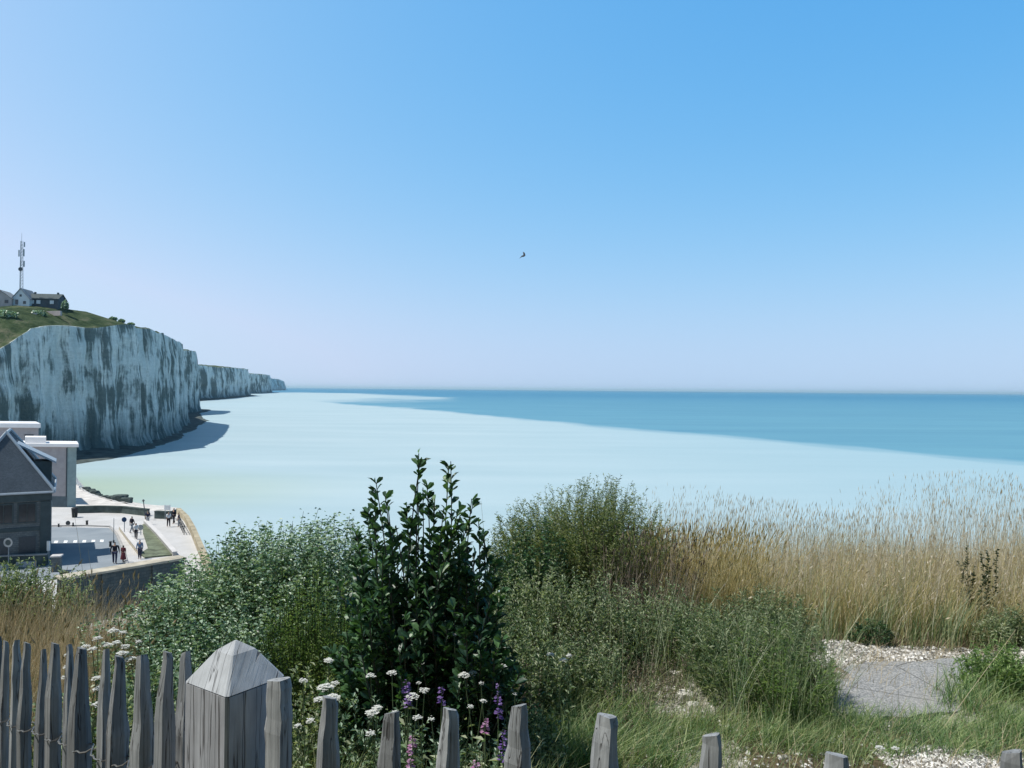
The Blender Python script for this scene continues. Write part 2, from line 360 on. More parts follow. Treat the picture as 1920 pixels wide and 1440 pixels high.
M['twig'] = leafmat('brown_twigs', [(.2, (.13, .10, .085)), (.5, (.27, .22, .18)), (.8, (.42, .36, .29))], .7, .2, .1, (1, 1, 1), .3)
M['stem'] = leafmat('green_stem', [(.2, (.05, .07, .03)), (.8, (.14, .15, .08))], .6, .25, .05, (1, 1, 1), .3)
M['bark'] = plain('bark', (.11, .095, .08), .9, .35, 40)
M['petal_white'] = leafmat('white_petals', [(.2, (.62, .63, .60)), (.8, (.80, .80, .78))], .6, .2, .3, (1, 1, 1), .2)
M['petal_violet'] = leafmat('violet_petals', [(.2, (.13, .07, .26)), (.8, (.32, .22, .48))], .6, .2, .35, (1, 1, 1), .2)
M['petal_pink'] = leafmat('pink_petals', [(.2, (.38, .17, .33)), (.8, (.56, .36, .52))], .6, .2, .35, (1, 1, 1), .2)
M['gravel'] = leafmat('gravel_stones', [(.2, (.15, .14, .12)), (.5, (.36, .345, .32)), (.8, (.74, .72, .70))], .9, .1, 0, (1, 1, 1), .15)
M['chalk_stone'] = plain('chalk_stone', (.66, .64, .60), .9, .15, 14)

# ================================================================== SEA
S = 60000
mesh_np('sea', [(-S, -2000, 0), (S, -2000, 0), (S, S, 0), (-S, S, 0)], [(0, 1, 2, 3)], M['sea'], kind='structure')

# ================================================================== CLIFFS
def resample(pts, ds):
    out = []
    for a, b in zip(pts[:-1], pts[1:]):
        L = math.dist(a[:2], b[:2]); n = max(1, int(L / ds))
        for i in range(n): out.append([x + (y - x) * i / n for x, y in zip(a, b)])
    out.append(list(pts[-1])); return np.array(out, float)
def cliff(name, pts, ds, amp, rows=46, seed=0, inland=(1, 2.5, 5, 9, 15, 24, 40, 70, 130), plateau=None, lab=None):
    """pts: (x, y, foot z, edge z, plateau z) along the foot, sea on the right-hand side when walking the list"""
    A = resample(pts, ds); n = len(A)
    k = max(1, int(16 / ds)) if ds < 8 else 1
    XY = A[:, :2].copy()
    T = np.gradient(XY, axis=0); T /= np.linalg.norm(T, axis=1)[:, None] + 1e-9
    ker = np.hanning(2 * k + 3); ker /= ker.sum()
    N = np.stack([T[:, 1], -T[:, 0]], 1)
    Np = np.pad(N, ((k + 1, k + 1), (0, 0)), 'edge')
    N = np.stack([np.convolve(Np[:, i], ker, 'valid') for i in (0, 1)], 1); N /= np.linalg.norm(N, axis=1)[:, None]
    s = np.concatenate([[0], np.cumsum(np.linalg.norm(np.diff(XY, axis=0), axis=1))])
    V = []; cap = []; al = []
    def nz(a, b, c): return mn.noise((a, b, c + seed * 13.7))
    for j in range(rows + 1):
        t = j / rows
        for i in range(n):
            u = s[i] / amp
            z = A[i, 2] + (A[i, 3] - A[i, 2]) * t
            big = (1 - abs(nz(u * .075, t * .12, 1)) * 2.2) * 3.2
            med = (1 - abs(nz(u * .22, t * .25, 5)) * 2) * 1.9
            sml = (1 - abs(nz(u * .7, t * 1.2, 9)) * 2) * .62
            rgh = nz(u * 2.1, t * 9, 3) * .35
            ledge = nz(u * .12, t * 6, 21) * .7
            d = ((big + med - 2.0) * (1 - .9 * t ** 4) + 1.0 + sml + rgh + ledge) * amp ** .8 + (1 - t) ** 2.2 * .5 * amp ** .5 - t * .5 - 3.0 * amp
            talus = max(0, 1 - t / .10) * (.8 + 2.2 * max(0, nz(u * .09, 7, 7) + .2)) * amp ** .5
            d += talus
            V.append((XY[i, 0] + N[i, 0] * d, XY[i, 1] + N[i, 1] * d, z + (nz(u * .06, 3, 3) * .9 * t) * amp ** .3)); cap.append(0 if t < .955 else .30); al.append(s[i])
    base = len(V) - n
    for q, dist in enumerate(inland):
        f = float(sstep(0, 18, dist))
        for i in range(n):
            x0, y0, z0 = V[base + i]
            z = z0 + (A[i, 4] - z0) * f + mn.noise((x0 * .05 + q, y0 * .05, q * .7 + seed)) * 1.1
            V.append((x0 - N[i, 0] * dist * (1 if q < 6 else 1), y0 - N[i, 1] * dist, z)); cap.append(1); al.append(s[i])
    rt = rows + 1 + len(inland); F = []
    for j in range(rt - 1):
        for i in range(n - 1):
            a = j * n + i; F.append((a, a + 1, a + n + 1, a + n))
    return mesh_np(name, V, F, M['chalk' if ds < 3 else 'chalk_far'], smooth=False, attrs={'cap': cap, 'along': al}, kind='structure', label=lab)
def foot(px, py): g = G(px, py, 0); return (g.x, g.y)
main = [(-162, 96, 2, 9, 12), (-152, 128, 2, 9, 13), (-140, 158, 1, 13, 19), (-133, 180, 0, 18, 27), (-130, 198, 0, 29.5, 36), (-129, 210, 0, 35.2, 40.5), (-126, 222, 0, 37, 43),
        (-123, 236, 0, 38.4, 44.6), (-122, 252, 0, 39.6, 44.8), (-134, 297, 0, 41, 44.6), (-155, 362, 0, 41.3, 43), (-172, 408, 0, 42.6, 43.5), (-200, 445, 0, 43, 44),
        (-224, 490, 0, 43, 44), (-238, 535, 0, 44, 45), (-236, 565, 0, 46.5, 48), (-248, 610, 0, 48, 49.5), (-262, 645, 0, 49, 50), (-300, 672, 0, 49, 50), (-345, 695, 0, 50, 50), (-420, 740, 0, 50, 50)]
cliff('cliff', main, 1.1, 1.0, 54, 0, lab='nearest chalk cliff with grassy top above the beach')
far2 = [(-500, 900, 0, 50, 52), (-452, 1010, 0, 52, 53), (-470, 1160, 0, 53, 54), (-505, 1350, 0, 54, 58), (-560, 1550, 0, 59, 62), (-612, 1812, 0, 62, 64), (-700, 1900, 0, 62, 62), (-900, 2000, 0, 60, 60)]
cliff('cliff', far2, 5, 3.2, 26, 3, (4, 10, 20, 40, 80, 160), lab='second chalk headland with dark hollows, beyond the near cliff')
far3 = [(-860, 2200, 0, 62, 62), (-800, 2400, 0, 63, 64), (-880, 2800, 0, 66, 68), (-990, 3200, 0, 70, 71), (-1150, 3350, 0, 68, 68), (-1500, 3500, 0, 66, 66)]
cliff('cliff', far3, 9, 5, 18, 5, (5, 15, 40, 90, 200), lab='third hazy chalk headland')
far4 = [(-1500, 4300, 0, 78, 78), (-1560, 5000, 0, 80, 82), (-1700, 5700, 0, 80, 82), (-1850, 6350, 0, 70, 74), (-2100, 6500, 0, 70, 70), (-3000, 6700, 0, 66, 66)]
cliff('cliff', far4, 22, 9, 12, 8, (10, 40, 120, 300), lab='farthest pale blue headland fading in the haze')
# rock platform at the cliff foot, lifted a little out of the water
def platform(name, foots, edges, n=150):
    Fp = resample([(*f, 0) for f in foots], 3); 
    def at(A, t):
        s = np.concatenate([[0], np.cumsum(np.linalg.norm(np.diff(A[:, :2], axis=0), axis=1))]); s /= s[-1]
        return np.array([np.interp(t, s, A[:, 0]), np.interp(t, s, A[:, 1])])
    Ep = resample([(*e, 0) for e in edges], 3); V = []; F = []; m = 10
    for i in range(n):
        a = at(Fp, i / (n - 1)); b = at(Ep, i / (n - 1))
        b = b + (b - a) / (np.linalg.norm(b - a) + 1e-6) * (mn.noise((i * .11, 0, 4)) * 3.5 + mn.noise((i * .45, 0, 8)) * 2.0)
        for j in range(m):
            t = j / (m - 1); p = a + (b - a) * t
            V.append((p[0], p[1], 2.2 * (1 - t) ** 1.5 + .25 - .75 * (t > .99) + mn.noise((p[0] * .25, p[1] * .25, 0)) * .45 * (1 - t * .7)))
    for i in range(n - 1):
        for j in range(m - 1):
            a = i * m + j; F.append((a, a + 1, a + m + 1, a + m))
    mesh_np(name, V, F, M['shore_rock'], kind='structure')
platform('shore', [(-152, 128), (-138, 170), (-131, 205), (-126, 250), (-138, 297), (-159, 362), (-178, 410), (-229, 495), (-242, 560), (-264, 640), (-285, 660)],
         [(-112, 150), foot(105, 873), foot(140, 871), foot(190, 864), foot(244, 857), foot(290, 842), foot(333, 826), foot(362, 808), foot(393, 789), foot(378, 775), foot(402, 768)])
platform('shore', [(-455, 1040), (-475, 1170), (-510, 1350), (-565, 1550), (-620, 1830)], [foot(374, 753), foot(400, 750), foot(430, 747.5), foot(460, 744.5), foot(484, 741.5)], 60)

# ================================================================== HOUSES AND MAST ON THE CLIFF TOP
def gable_house(label, c, wdt, dep, hw, hr, rz, wallm, roofm, chim=(), wins=(), group=None):
    root = empty('house', c, rz, label=label, cat='house', group=group)
    def L(x, y, z): return Vector((c[0], c[1], c[2])) + Vector((x * math.cos(rz) - y * math.sin(rz), x * math.sin(rz) + y * math.cos(rz), z))
    b = MB(); W, D = wdt / 2, dep / 2                      # gable end faces -y, ridge runs along y
    b.add([L(-W, -D, -2.5), L(W, -D, -2.5), L(W, -D, hw), L(0, -D, hw + hr), L(-W, -D, hw), L(-W, D, -2.5), L(W, D, -2.5), L(W, D, hw), L(0, D, hw + hr), L(-W, D, hw)],
          [(0, 1, 2, 3, 4), (9, 8, 7, 6, 5), (0, 4, 9, 5), (1, 6, 7, 2), (2, 7, 8, 3), (3, 8, 9, 4)])
    b.build('wall', wallm, root)
    b = MB(); o = .3
    for sg in (-1, 1):
        e = sg * (W + o); ez = hw - o * hr / W
        a0, a1, a2, a3 = L(e, -D - o, ez + .06), L(e, D + o, ez + .06), L(0, D + o, hw + hr + .06), L(0, -D - o, hw + hr + .06)
        up = Vector((0, 0, .18)); b.add([a0, a1, a2, a3, a0 + up, a1 + up, a2 + up, a3 + up], [(0, 1, 2, 3), (7, 6, 5, 4), (0, 4, 5, 1), (1, 5, 6, 2), (2, 6, 7, 3), (3, 7, 4, 0)])
    rf = b.build('roof', roofm, root)
    for (x, y) in chim:
        b = MB(); q = L(x, y, hw + hr - .6); b.box(q, .5, .5, 1.3, rz); b.build('chimney', M['dark_trim'], rf)
    for (x, z, ww, hh) in wins:
        b = MB(); b.frame_box(L(x - ww / 2, -D - .06, z), L(x + ww / 2, -D - .06, z) - L(x - ww / 2, -D - .06, z), Vector((0, 0, hh)), L(0, .09, 0) - L(0, 0, 0))
        b.build('window', M['glass_dark'], root)
    return root
def at(px, py, d): q = P(px, py, d); return q
q = at(9, 576, 236); gable_house('pinkish gabled house at the left edge of the cliff top', (q.x, q.y, q.z), 6.4, 7, 2.3, 2.4, R(12), M['pink_wall'], M['grey_roof'], (), ((-.6, 1.5, .9, 1.0), (1.8, .9, 1, 1)))
q = at(49, 577, 238); gable_house('small white gabled house behind the foot of the mast', (q.x, q.y, q.z), 4.9, 7, 2.4, 3.0, R(8), M['white_wall'], M['grey_roof'], (), ((-1.1, .6, .8, 1.5), (1.1, .8, .8, .9), (0, 3, .6, .7)))
q = at(88, 576, 240); c = (q.x, q.y, q.z)
hr = gable_house('long dark boarded house near the cliff edge', c, 6, 8.8, 2.2, 1.7, R(8 + 90), M['dark_house'], M['dark_trim'], ((0, -3.2), (0, 3.4)))
for x in (-3.0, -1.2, 2.6):
    b = MB(); b.frame_box((c[0] + x, c[1] - 3.25 + x * .14, c[2] + .7), (1.1, .15, 0), (0, 0, 1.1), (0, .12, 0)); b.build('window', M['white_wall'], hr)
# garden walls and rubble on the slope in front of the houses
for (px, py, d, L_, hh, rz, lab) in ((45, 591, 224, 7, .7, .1, 'pale garden wall in front of the white house'), (100, 586, 232, 6, .45, -.3, 'low pale retaining wall on the slope below the dark house')):
    q = at(px, py, d); b = MB(); b.box((q.x, q.y, q.z - 1), L_, .6, hh + 1, rz); b.build('garden_wall', M['pink_wall'], label=lab, cat='wall')
# hedges / scrub on the plateau as small leaf clumps
def scrub(label, c, rx, ry, rz_, n=1400, ls=.35):
    a = rng.normal(size=(n, 3)); a /= np.linalg.norm(a, axis=1)[:, None]; r = rng.random(n) ** .4
    lump = 1 + .25 * np.sin(a[:, 0] * 5 + c[0]) * np.cos(a[:, 1] * 4)
    Pn = np.array(c) + a * (r * lump)[:, None] * np.array([rx, ry, rz_]); Pn[:, 2] = np.maximum(Pn[:, 2], c[2] - .6)
    D = rng.normal(size=(n, 3)); D /= np.linalg.norm(D, axis=1)[:, None]; E = rng.normal(size=(n, 3)); E = np.cross(D, E); E /= np.linalg.norm(E, axis=1)[:, None]
    V = np.stack([Pn - D * ls, Pn + E * ls * .6, Pn + D * ls, Pn - E * ls * .6], 1).reshape(-1, 3)
    F = np.arange(4 * n).reshape(-1, 4)
    root = empty('shrub', (c[0], c[1], c[2] - .6), label=label, cat='shrub', group='scrub on the cliff top')
    mesh_np('foliage', V, F, M['bush_leaf'], root, np.repeat(rng.random(n), 4))
    b = MB(); b.tube([(c[0], c[1], c[2] - 1.2), (c[0], c[1], c[2] + rz_ * .4)], [.12, .05]); b.build('stem', M['bark'], root)
for (px, py, d, rx, rz_, lab) in ((122, 574, 236, .9, 1.6, 'thin dark shrub against the right wall of the dark house'), (72, 589, 226, 2.2, 1.0, 'dark shrub below the dark house'),
        (212, 598, 262, 1.2, .6, 'leftmost of the round shrubs on the cliff skyline'), (228, 602, 268, 1.0, .6, 'middle round shrub on the cliff skyline'), (246, 608, 280, 1.1, .5, 'rightmost round shrub on the cliff skyline'),
        (8, 590, 215, 3.2, 1.3, 'dark hedge at the left edge below the pinkish house')):
    q = at(px, py, d); scrub(lab, (q.x, q.y, q.z), rx, rx * .8, rz_)
# mast
q = at(39, 578, 236); base = Vector((q.x, q.y, q.z - 1.5))
mast = empty('radio_mast', base, label='tall thin lattice radio mast beside the white house on the cliff top', cat='mast')
def tri(z): s = .62 - .28 * z / 22; return [base + Vector((s * math.cos(a), s * math.sin(a), z)) for a in (0.3, 2.39, 4.49)]
H = 22.0
for k in range(3):
    b = MB(); b.tube([tri(0)[k], tri(H)[k]], .07, 5); b.build('leg', M['metal_grey'], mast)
b = MB(); zs = np.arange(0, H, 1.0)
for i, z in enumerate(zs[:-1]):
    A, B = tri(z), tri(z + 1)
    for k in range(3): b.tube([A[k], B[(k + 1) % 3]], .035, 4); b.tube([B[k], B[(k + 1) % 3]], .03, 4)
b.build('bracing', M['metal_grey'], mast)
b = MB(); b.tube([base + Vector((0, 0, H - .5)), base + Vector((0, 0, H + 2.6))], [.06, .03], 5); b.build('top_aerial', M['metal_grey'], mast)
for (z, a, hh) in ((14.2, .2, 1.8), (14.4, 2.3, 1.8), (17.5, 1.2, 2.2), (17.2, 4.2, 2.0), (20.3, .4, 1.5)):
    b = MB(); b.box(base + Vector((math.cos(a) * .75, math.sin(a) * .75, z)), .32, .22, hh, a); b.build('panel_antenna', M['metal_grey'], mast)
b = MB(); c0 = base + Vector((.3, -.6, 13.3)); b.tube([c0, c0 + Vector((.1, -.45, 0))], [.25, .62], 14); b.build('dish_antenna', M['metal_dark'], mast)

# ================================================================== LOWER TOWN, PROMENADE, BEACH
ZT = 5.4
b = MB()
pts = [(-62, 38), (-15.2, 38)] + [tuple(G(x, y, ZT)[:2]) for x, y in ((402, 1110), (392, 1085), (381, 1060), (368, 1028), (357, 1000), (347, 978), (335, 965), (290, 958), (140, 950))] + [(-62, 102), (-92, 150), (-150, 150), (-150, 38)]
b.prism(pts, -1.5, ZT); b.build('promenade', M['paving'], kind='structure')
b = MB(); rp = [G(x, y, ZT)[:2] for x, y in ((-60, 1100), (150, 1082), (238, 1062), (229, 1030), (218, 1004), (205, 990), (100, 988), (-60, 990))]
rm = bpy.data.meshes.new('road'); rm.from_pydata([(x, y, ZT + .004) for x, y in rp], [], [tuple(range(len(rp)))]); tag(link('road', rm, M['road']), kind='structure')
# zebra stripes
V = []; F = []
for i, px in enumerate((87, 105, 123, 141, 158, 175, 191)):
    q = G(px, 1016.5 - i * .4, ZT); n = len(V)
    for dx, dy in ((-.17, -.55), (.17, -.55), (.17, .55), (-.17, .55)): V.append((q.x + dx - dy * .5, q.y + dy, ZT + .008))
    F.append((n, n + 1, n + 2, n + 3))
mesh_np('road_marking', V, F, M['white_paint'], kind='structure')
def kerbline(pp, h=.12, wdt=.2, z=ZT):
    b = MB()
    for a, c in zip(pp[:-1], pp[1:]): b.wall(G(*a, z) - Vector((0, 0, .05)), G(*c, z) - Vector((0, 0, .05)), h + .05, wdt)
    return b
kerbline([(-60, 989), (100, 987), (160, 986.5), (206, 988)]).build('kerb', M['kerb'], kind='structure')
kerbline([(207, 989), (219, 1003), (230, 1029), (239, 1061)]).build('kerb', M['kerb'], kind='structure')
# beach behind the dark wall
bp = [G(x, y, 2.6) for x, y in ((118, 905), (139, 903), (150, 917), (175, 929), (215, 941), (255, 948), (325, 957))]
bp2 = [G(x, y, 0) for x, y in ((120, 868), (143, 893), (158, 912), (184, 925), (222, 937), (262, 943), (335, 951))]
V = []; F = []; m = 8; A = resample([(p.x, p.y, p.z) for p in bp], 1.2); B = np.array([np.array([np.interp(t, np.linspace(0, 1, len(bp2)), [q[k] for q in bp2]) for k in range(3)]) for t in np.linspace(0, 1, len(A))])
for i in range(len(A)):
    for j in range(m):
        t = j / (m - 1); p = A[i] * (1 - t) + B[i] * t; p = p + (A[i] - B[i]) * .0
        V.append((p[0], p[1], p[2] - .5 * (t > .99) + mn.noise((p[0] * .5, p[1] * .5, 0)) * .25))
for i in range(len(A) - 1):
    for j in range(m - 1): a = i * m + j; F.append((a, a + 1, a + m + 1, a + m))
mesh_np('beach', V, F, M['beach'], kind='structure')
xs = [(-150, 60), (-45, 60), (A[-1][0] - 1, A[-1][1] - 4)] + [(a[0], a[1]) for a in A[::-1]] + [(-104, 152), (-150, 152)]
b = MB(); b.prism(xs, -1.5, 2.62); b.build('beach', M['beach'], kind='structure')

def wallthing(name, label, a, c, h, t, mat, capm=None, caph=.08, cat='wall', sub=.4):
    root = empty(name, (Vector(a) + Vector(c)) / 2, label=label, cat=cat)
    b = MB(); b.wall(Vector(a) - Vector((0, 0, sub)), Vector(c) - Vector((0, 0, sub)), h + sub - caph, t); b.build('body', mat, root)
    b = MB(); b.wall(Vector(a) + Vector((0, 0, h - caph)), Vector(c) + Vector((0, 0, h - caph)), caph, t + .12); b.build('coping', capm or M['concrete'], root)
    return root
def wallpoly(name, label, pp, h, t, mat, capm):
    root = empty(name, pp[len(pp) // 2], label=label, cat='wall')
    b = MB(); c = MB()
    for u, v in zip(pp[:-1], pp[1:]):
        b.wall(u - Vector((0, 0, .4)), v - Vector((0, 0, .4)), h + .4 - .07, t); c.wall(u + Vector((0, 0, h - .07)), v + Vector((0, 0, h - .07)), .07, t + .1)
    b.build('body', mat, root); c.build('coping', capm, root); return root
wallpoly('low_wall', 'long dark low wall between the promenade and the pebble beach', [G(x, y, ZT) for x, y in ((143, 962), (190, 961), (230, 962), (278, 967.5))], .8, .35, M['dark_wall'], M['dark_wall'])
wallpoly('low_wall', 'short dark low wall beside the white notice panel', [G(x, y, ZT) for x, y in ((291, 972), (322, 973))], .85, .35, M['dark_wall'], M['dark_wall'])
# curved sea wall with sloping outer face
cv = [G(x, y, ZT) for x, y in ((331, 963), (346, 978), (358, 1001), (369, 1029), (382, 1061), (393, 1086), (404, 1111))] + [Vector((-14.2, 38, ZT)), Vector((-14, 30, ZT))]
cv = [Vector(p) for p in resample([(p.x, p.y, p.z) for p in cv], 1.0)]
V = []; F = []
for i, p in enumerate(cv):
    tdir = (cv[min(i + 1, len(cv) - 1)] - cv[max(i - 1, 0)]); tdir.z = 0; tdir.normalize(); nn = Vector((-tdir.y, tdir.x, 0))
    if nn.x < 0: nn = -nn
    for (o, z) in ((-.02, -.3), (-.02, .62), (.43, .62), (.50, .15), (1.75, -3.6), (2.6, -7.0)): q = p + nn * o; V.append((q.x, q.y, ZT + z))
for i in range(len(cv) - 1):
    for j in range(5): a = i * 6 + j; F.append((a, a + 6, a + 7, a + 1))
F += [(0, 1, 2, 3), (0, 3, 4, 5)]
o = mesh_np('sea_wall', V, F, M['tan_concrete'], label='curved tan sea wall along the seaward edge of the promenade', cat='sea wall')
# ramp walls and grass bed
wallpoly('ramp_wall', 'low grey wall on the road side of the ramp down the promenade', [G(x, y, ZT) for x, y in ((226, 993), (243, 1016), (263, 1041))], .45, .3, M['concrete'], M['pale_concrete'])
wallpoly('ramp_wall', 'low grey wall on the seaward side of the grass bed', [G(x, y, ZT) for x, y in ((272, 982), (297, 1008), (328, 1044))], .45, .3, M['kerb'], M['pale_concrete'])
b = MB(); b.prism([G(x, y, ZT)[:2] for x, y in ((267, 985), (271, 985), (296, 1010), (324, 1042), (272, 1047), (262, 1040), (278, 1030), (268, 1000))], ZT - .2, ZT + .12)
b.build('grass_bed', M['bed_grass'], kind='structure')
# terrace wall in front of the road
ta, tb = P(118, 1086, 47.5), P(346, 1043, 53.5)
zt_ = tb.z; ta.z = zt_ = (ta.z + tb.z) / 2; tb.z = zt_
dn = (tb - ta); dn.z = 0; dn.normalize(); nb = Vector((-dn.y, dn.x, 0))
root = empty('terrace_wall', (ta.x, ta.y, ZT), label='tall dark stone terrace wall with pale coping in front of the road', cat='wall')
b = MB(); b.frame_box((ta.x, ta.y, ZT - 3), Vector((tb.x - ta.x, tb.y - ta.y, 0)), nb * .9, Vector((0, 0, zt_ - ZT + 3 - .14))); b.build('body', M['terrace_stone'], root)
b = MB(); b.frame_box(Vector((ta.x, ta.y, zt_ - .14)) - nb * .1 - dn * .1, dn * ((tb - ta).length + .2), nb * 1.15, Vector((0, 0, .14))); b.build('coping', M['concrete'], root)
b = MB()
for k in range(2):
    s = (k + .7) / 2.4; q = ta + (tb - ta) * s; b.frame_box((q.x - nb.x * .12, q.y - nb.y * .12, ZT - 3), dn * .45, nb * .14, Vector((0, 0, zt_ - ZT + 3 - .16)))
b.build('buttress', M['terrace_stone'], root)
# pier and low wall in front of the slate-roofed house
q = G(106, 1071, ZT); root = empty('gate_pier', (q.x, q.y, ZT), label='square stone gate pier with pale cap in front of the slate roofed house', cat='pier')
b = MB(); b.box((q.x, q.y, ZT - .3), .62, .62, 1.45, .3); b.build('shaft', M['dark_stone'], root)
b = MB(); b.box((q.x, q.y, ZT + 1.152), .78, .78, .12, .3); b.build('cap', M['pale_concrete'], root, bevel=.02)
wallthing('low_wall', 'low dark wall with pale coping in front of the slate roofed house', G(-60, 1066, ZT), G(88, 1060, ZT), .95, .3, M['dark_wall'], M['kerb'])
for px, py, L_, lab in ((5, 1066, 1.3, 'pale stone slab at the left edge beside the weeds'), (58, 1059, 1.5, 'pale stone slab right of the round sign post')):
    q = G(px, py, ZT); b = MB(); b.box((q.x, q.y - .5, ZT - .1), L_, .45, .5, .15); b.build('stone_slab', M['pale_concrete'], bevel=.03, label=lab, cat='slab')
q = G(121, 1080, ZT); b = MB(); b.box((q.x, q.y, ZT - .1), .6, .4, .45, .2); b.build('stone_block', M['black_paint'], bevel=.02, label='small black block lying on the road at the left end of the terrace wall', cat='block')

# ---- slate roofed house
C1 = G(93, 1055, ZT); C1.z = ZT
u = Vector((-math.cos(R(30)), -math.sin(R(30)), 0)); v = Vector((-u.y, u.x, 0)); v = v if v.y > 0 else -v
W_, D_, HE = 6.4, 9.0, 5.9
house = empty('slate_roofed_house', C1, label='dark stone house with a steep slate hip roof at the left edge', cat='house')
def LH(x, y, z): return C1 + u * x + v * y + Vector((0, 0, z))
b = MB(); b.frame_box(LH(0, 0, -.3), u * W_, v * D_, Vector((0, 0, HE + .3))); b.build('wall', M['dark_stone'], house)
b = MB(); o = .28; ez = HE - .02
A4 = [LH(-o, -o, ez), LH(W_ + o, -o, ez), LH(W_ + o, D_ + o, ez), LH(-o, D_ + o, ez)]; hip = 2.0; hz = 4.75
r1, r2 = LH(W_ / 2, hip, ez + hz), LH(W_ / 2, D_ - hip, ez + hz)
b.add(A4 + [a - Vector((0, 0, .15)) for a in A4] + [r1, r2], [(0, 1, 8), (1, 2, 9, 8), (2, 3, 9), (3, 0, 8, 9), (4, 7, 6, 5), (0, 4, 5, 1), (1, 5, 6, 2), (2, 6, 7, 3), (3, 7, 4, 0)])
roof = b.build('roof', M['slate'], house)
b = MB(); lift = Vector((0, 0, .07))
for s_, e_ in ((A4[0], r1), (A4[1], r1), (r1, r2), (A4[2], r2), (A4[3], r2)): b.tube([s_ + lift, e_ + lift], .12, 6)
b.build('ridge_cap', M['zinc'], roof)
b = MB()
for s_, e_ in ((0, 1), (3, 0)): b.tube([A4[s_] - Vector((0, 0, .02)), A4[e_] - Vector((0, 0, .02))], .1, 6)
b.build('gutter', M['zinc'], roof)
# side dormer (towards the pale building)
dm = empty('dormer', LH(-.1, 4.2, HE), 0); dm.parent = house; dm.location = v * 4.2 + Vector((0, 0, HE))
b = MB(); b.frame_box(LH(-.02, 3.3, HE - .4), u * 2.4, v * 2.6, Vector((0, 0, 2.6))); b.build('dormer_wall', M['dark_trim'], dm)
b = MB(); e0, e1 = LH(-.35, 3.0, HE + 2.0), LH(-.35, 6.2, HE + 2.0); g0, g1 = LH(2.6, 3.0, HE + 3.7), LH(2.6, 6.2, HE + 3.7); th = Vector((0, 0, .16))
b.add([e0, e1, g1, g0, e0 + th, e1 + th, g1 + th, g0 + th], [(0, 1, 2, 3), (7, 6, 5, 4), (0, 4, 5, 1), (1, 5, 6, 2), (2, 6, 7, 3), (3, 7, 4, 0)]); b.build('dormer_roof', M['zinc'], dm)
b = MB(); b.frame_box(LH(-.12, -.12, HE - .75), u * (W_ + .24), v * .14, Vector((0, 0, .6)))
b.frame_box(LH(-.06, -.07, 2.75), u * (W_ + .1), v * .09, Vector((0, 0, .3))); b.build('cornice', M['dark_trim'], house)
for x in (0.0, 5.75): b = MB(); b.frame_box(LH(x - .05, -.09, 0), u * .75, v * .12, Vector((0, 0, HE - .8))); b.build('pilaster', M['dark_trim'], house)
for x in (1.05, 2.65, 4.25):
    b = MB(); b.frame_box(LH(x, -.05, 3.5), u * 1.15, v * .1, Vector((0, 0, 1.45))); wn = b.build('window', M['glass_dark'], house)
    b = MB()
    for (xx, zz, ww, hh) in ((x - .08, 3.42, .08, 1.6), (x + 1.15, 3.42, .08, 1.6), (x, 3.42, 1.15, .08), (x, 4.95, 1.15, .08), (x + .55, 3.5, .05, 1.45)):
        b.frame_box(LH(xx, -.09, zz), u * ww, v * .1, Vector((0, 0, hh)))
    b.build('frame', M['dark_trim'], wn)
for x in (1.0, 2.9, 4.4):
    b = MB(); b.frame_box(LH(x, -.04, .1), u * 1.15, v * .08, Vector((0, 0, 2.2))); b.build('door', M['metal_dark'], house)

# ---- pale flat-roofed building with greenish side
c0 = G(125, 951, ZT); c0.z = ZT; u2 = Vector((-1, .02, 0)).normalized(); v2 = Vector((-.52, .854, 0)).normalized()
pb = empty('flat_roofed_building', c0, label='tall pale mauve building with a projecting white flat roof', cat='building')
def LB(x, y, z): return c0 + u2 * x + v2 * y + Vector((0, 0, z))
Hb = 7.25
b = MB(); b.frame_box(LB(0, 0, -.3), u2 * 5.6, v2 * 4.5, Vector((0, 0, Hb + .3))); b.build('wall', M['render_mauve'], pb)
b = MB(); b.frame_box(c0 + Vector((0.003, 0.02, -.3)), Vector((.78, .55, 0)), v2 * 4.4, Vector((0, 0, Hb + .3))); b.build('side_wall', M['render_green'], pb)
b = MB(); b.frame_box(LB(-1.35, -.5, Hb + .002), u2 * 7.2, v2 * 5.6, Vector((0, 0, .38))); b.build('roof', M['white_roof'], pb)
b = MB(); b.frame_box(LB(2.6, .3, Hb + .39), u2 * 2.6, v2 * 3.2, Vector((0, 0, .7))); b.build('roof_parapet', M['white_roof'], pb)
b = MB(); b.frame_box(LB(-.02, -.06, -.2), u2 * 5.6, v2 * .05, Vector((0, 0, 1.5))); b.build('plinth', M['plinth'], pb)
b = MB(); b.tube([LB(.08, -.07, 1.2), LB(.08, -.07, Hb - .1)], .06, 6); b.build('downpipe', M['metal_dark'], pb)
b = MB(); b.frame_box(LB(2.2, -.03, 3.6), u2 * .7, v2 * .06, Vector((0, 0, .9))); b.build('window', M['glass_dark'], pb)
# ---- building with white roof farther back
q = P(80, 802, 113); fb = empty('flat_roofed_building', (q.x, q.y, ZT), label='farther flat roofed building with a thick white roof edge behind the slate roof', cat='building')
b = MB(); b.frame_box((q.x - 10, q.y, ZT - .3), Vector((9.4, 0, 0)), Vector((-4.2, 5.8, 0)), Vector((0, 0, q.z - ZT + .3))); b.build('wall', M['render_mauve'], fb)
b = MB(); b.frame_box((q.x - 10.4, q.y - .6, q.z + .002), Vector((10.4, .12, 0)), Vector((-4.9, 6.8, 0)), Vector((0, 0, .62))); b.build('roof', M['white_roof'], fb)
b = MB(); b.frame_box((q.x - 2.6, q.y - .05, q.z - 2.2), Vector((1.3, 0, 0)), Vector((0, .1, 0)), Vector((0, 0, 1.2))); b.build('window', M['glass_dark'], fb)

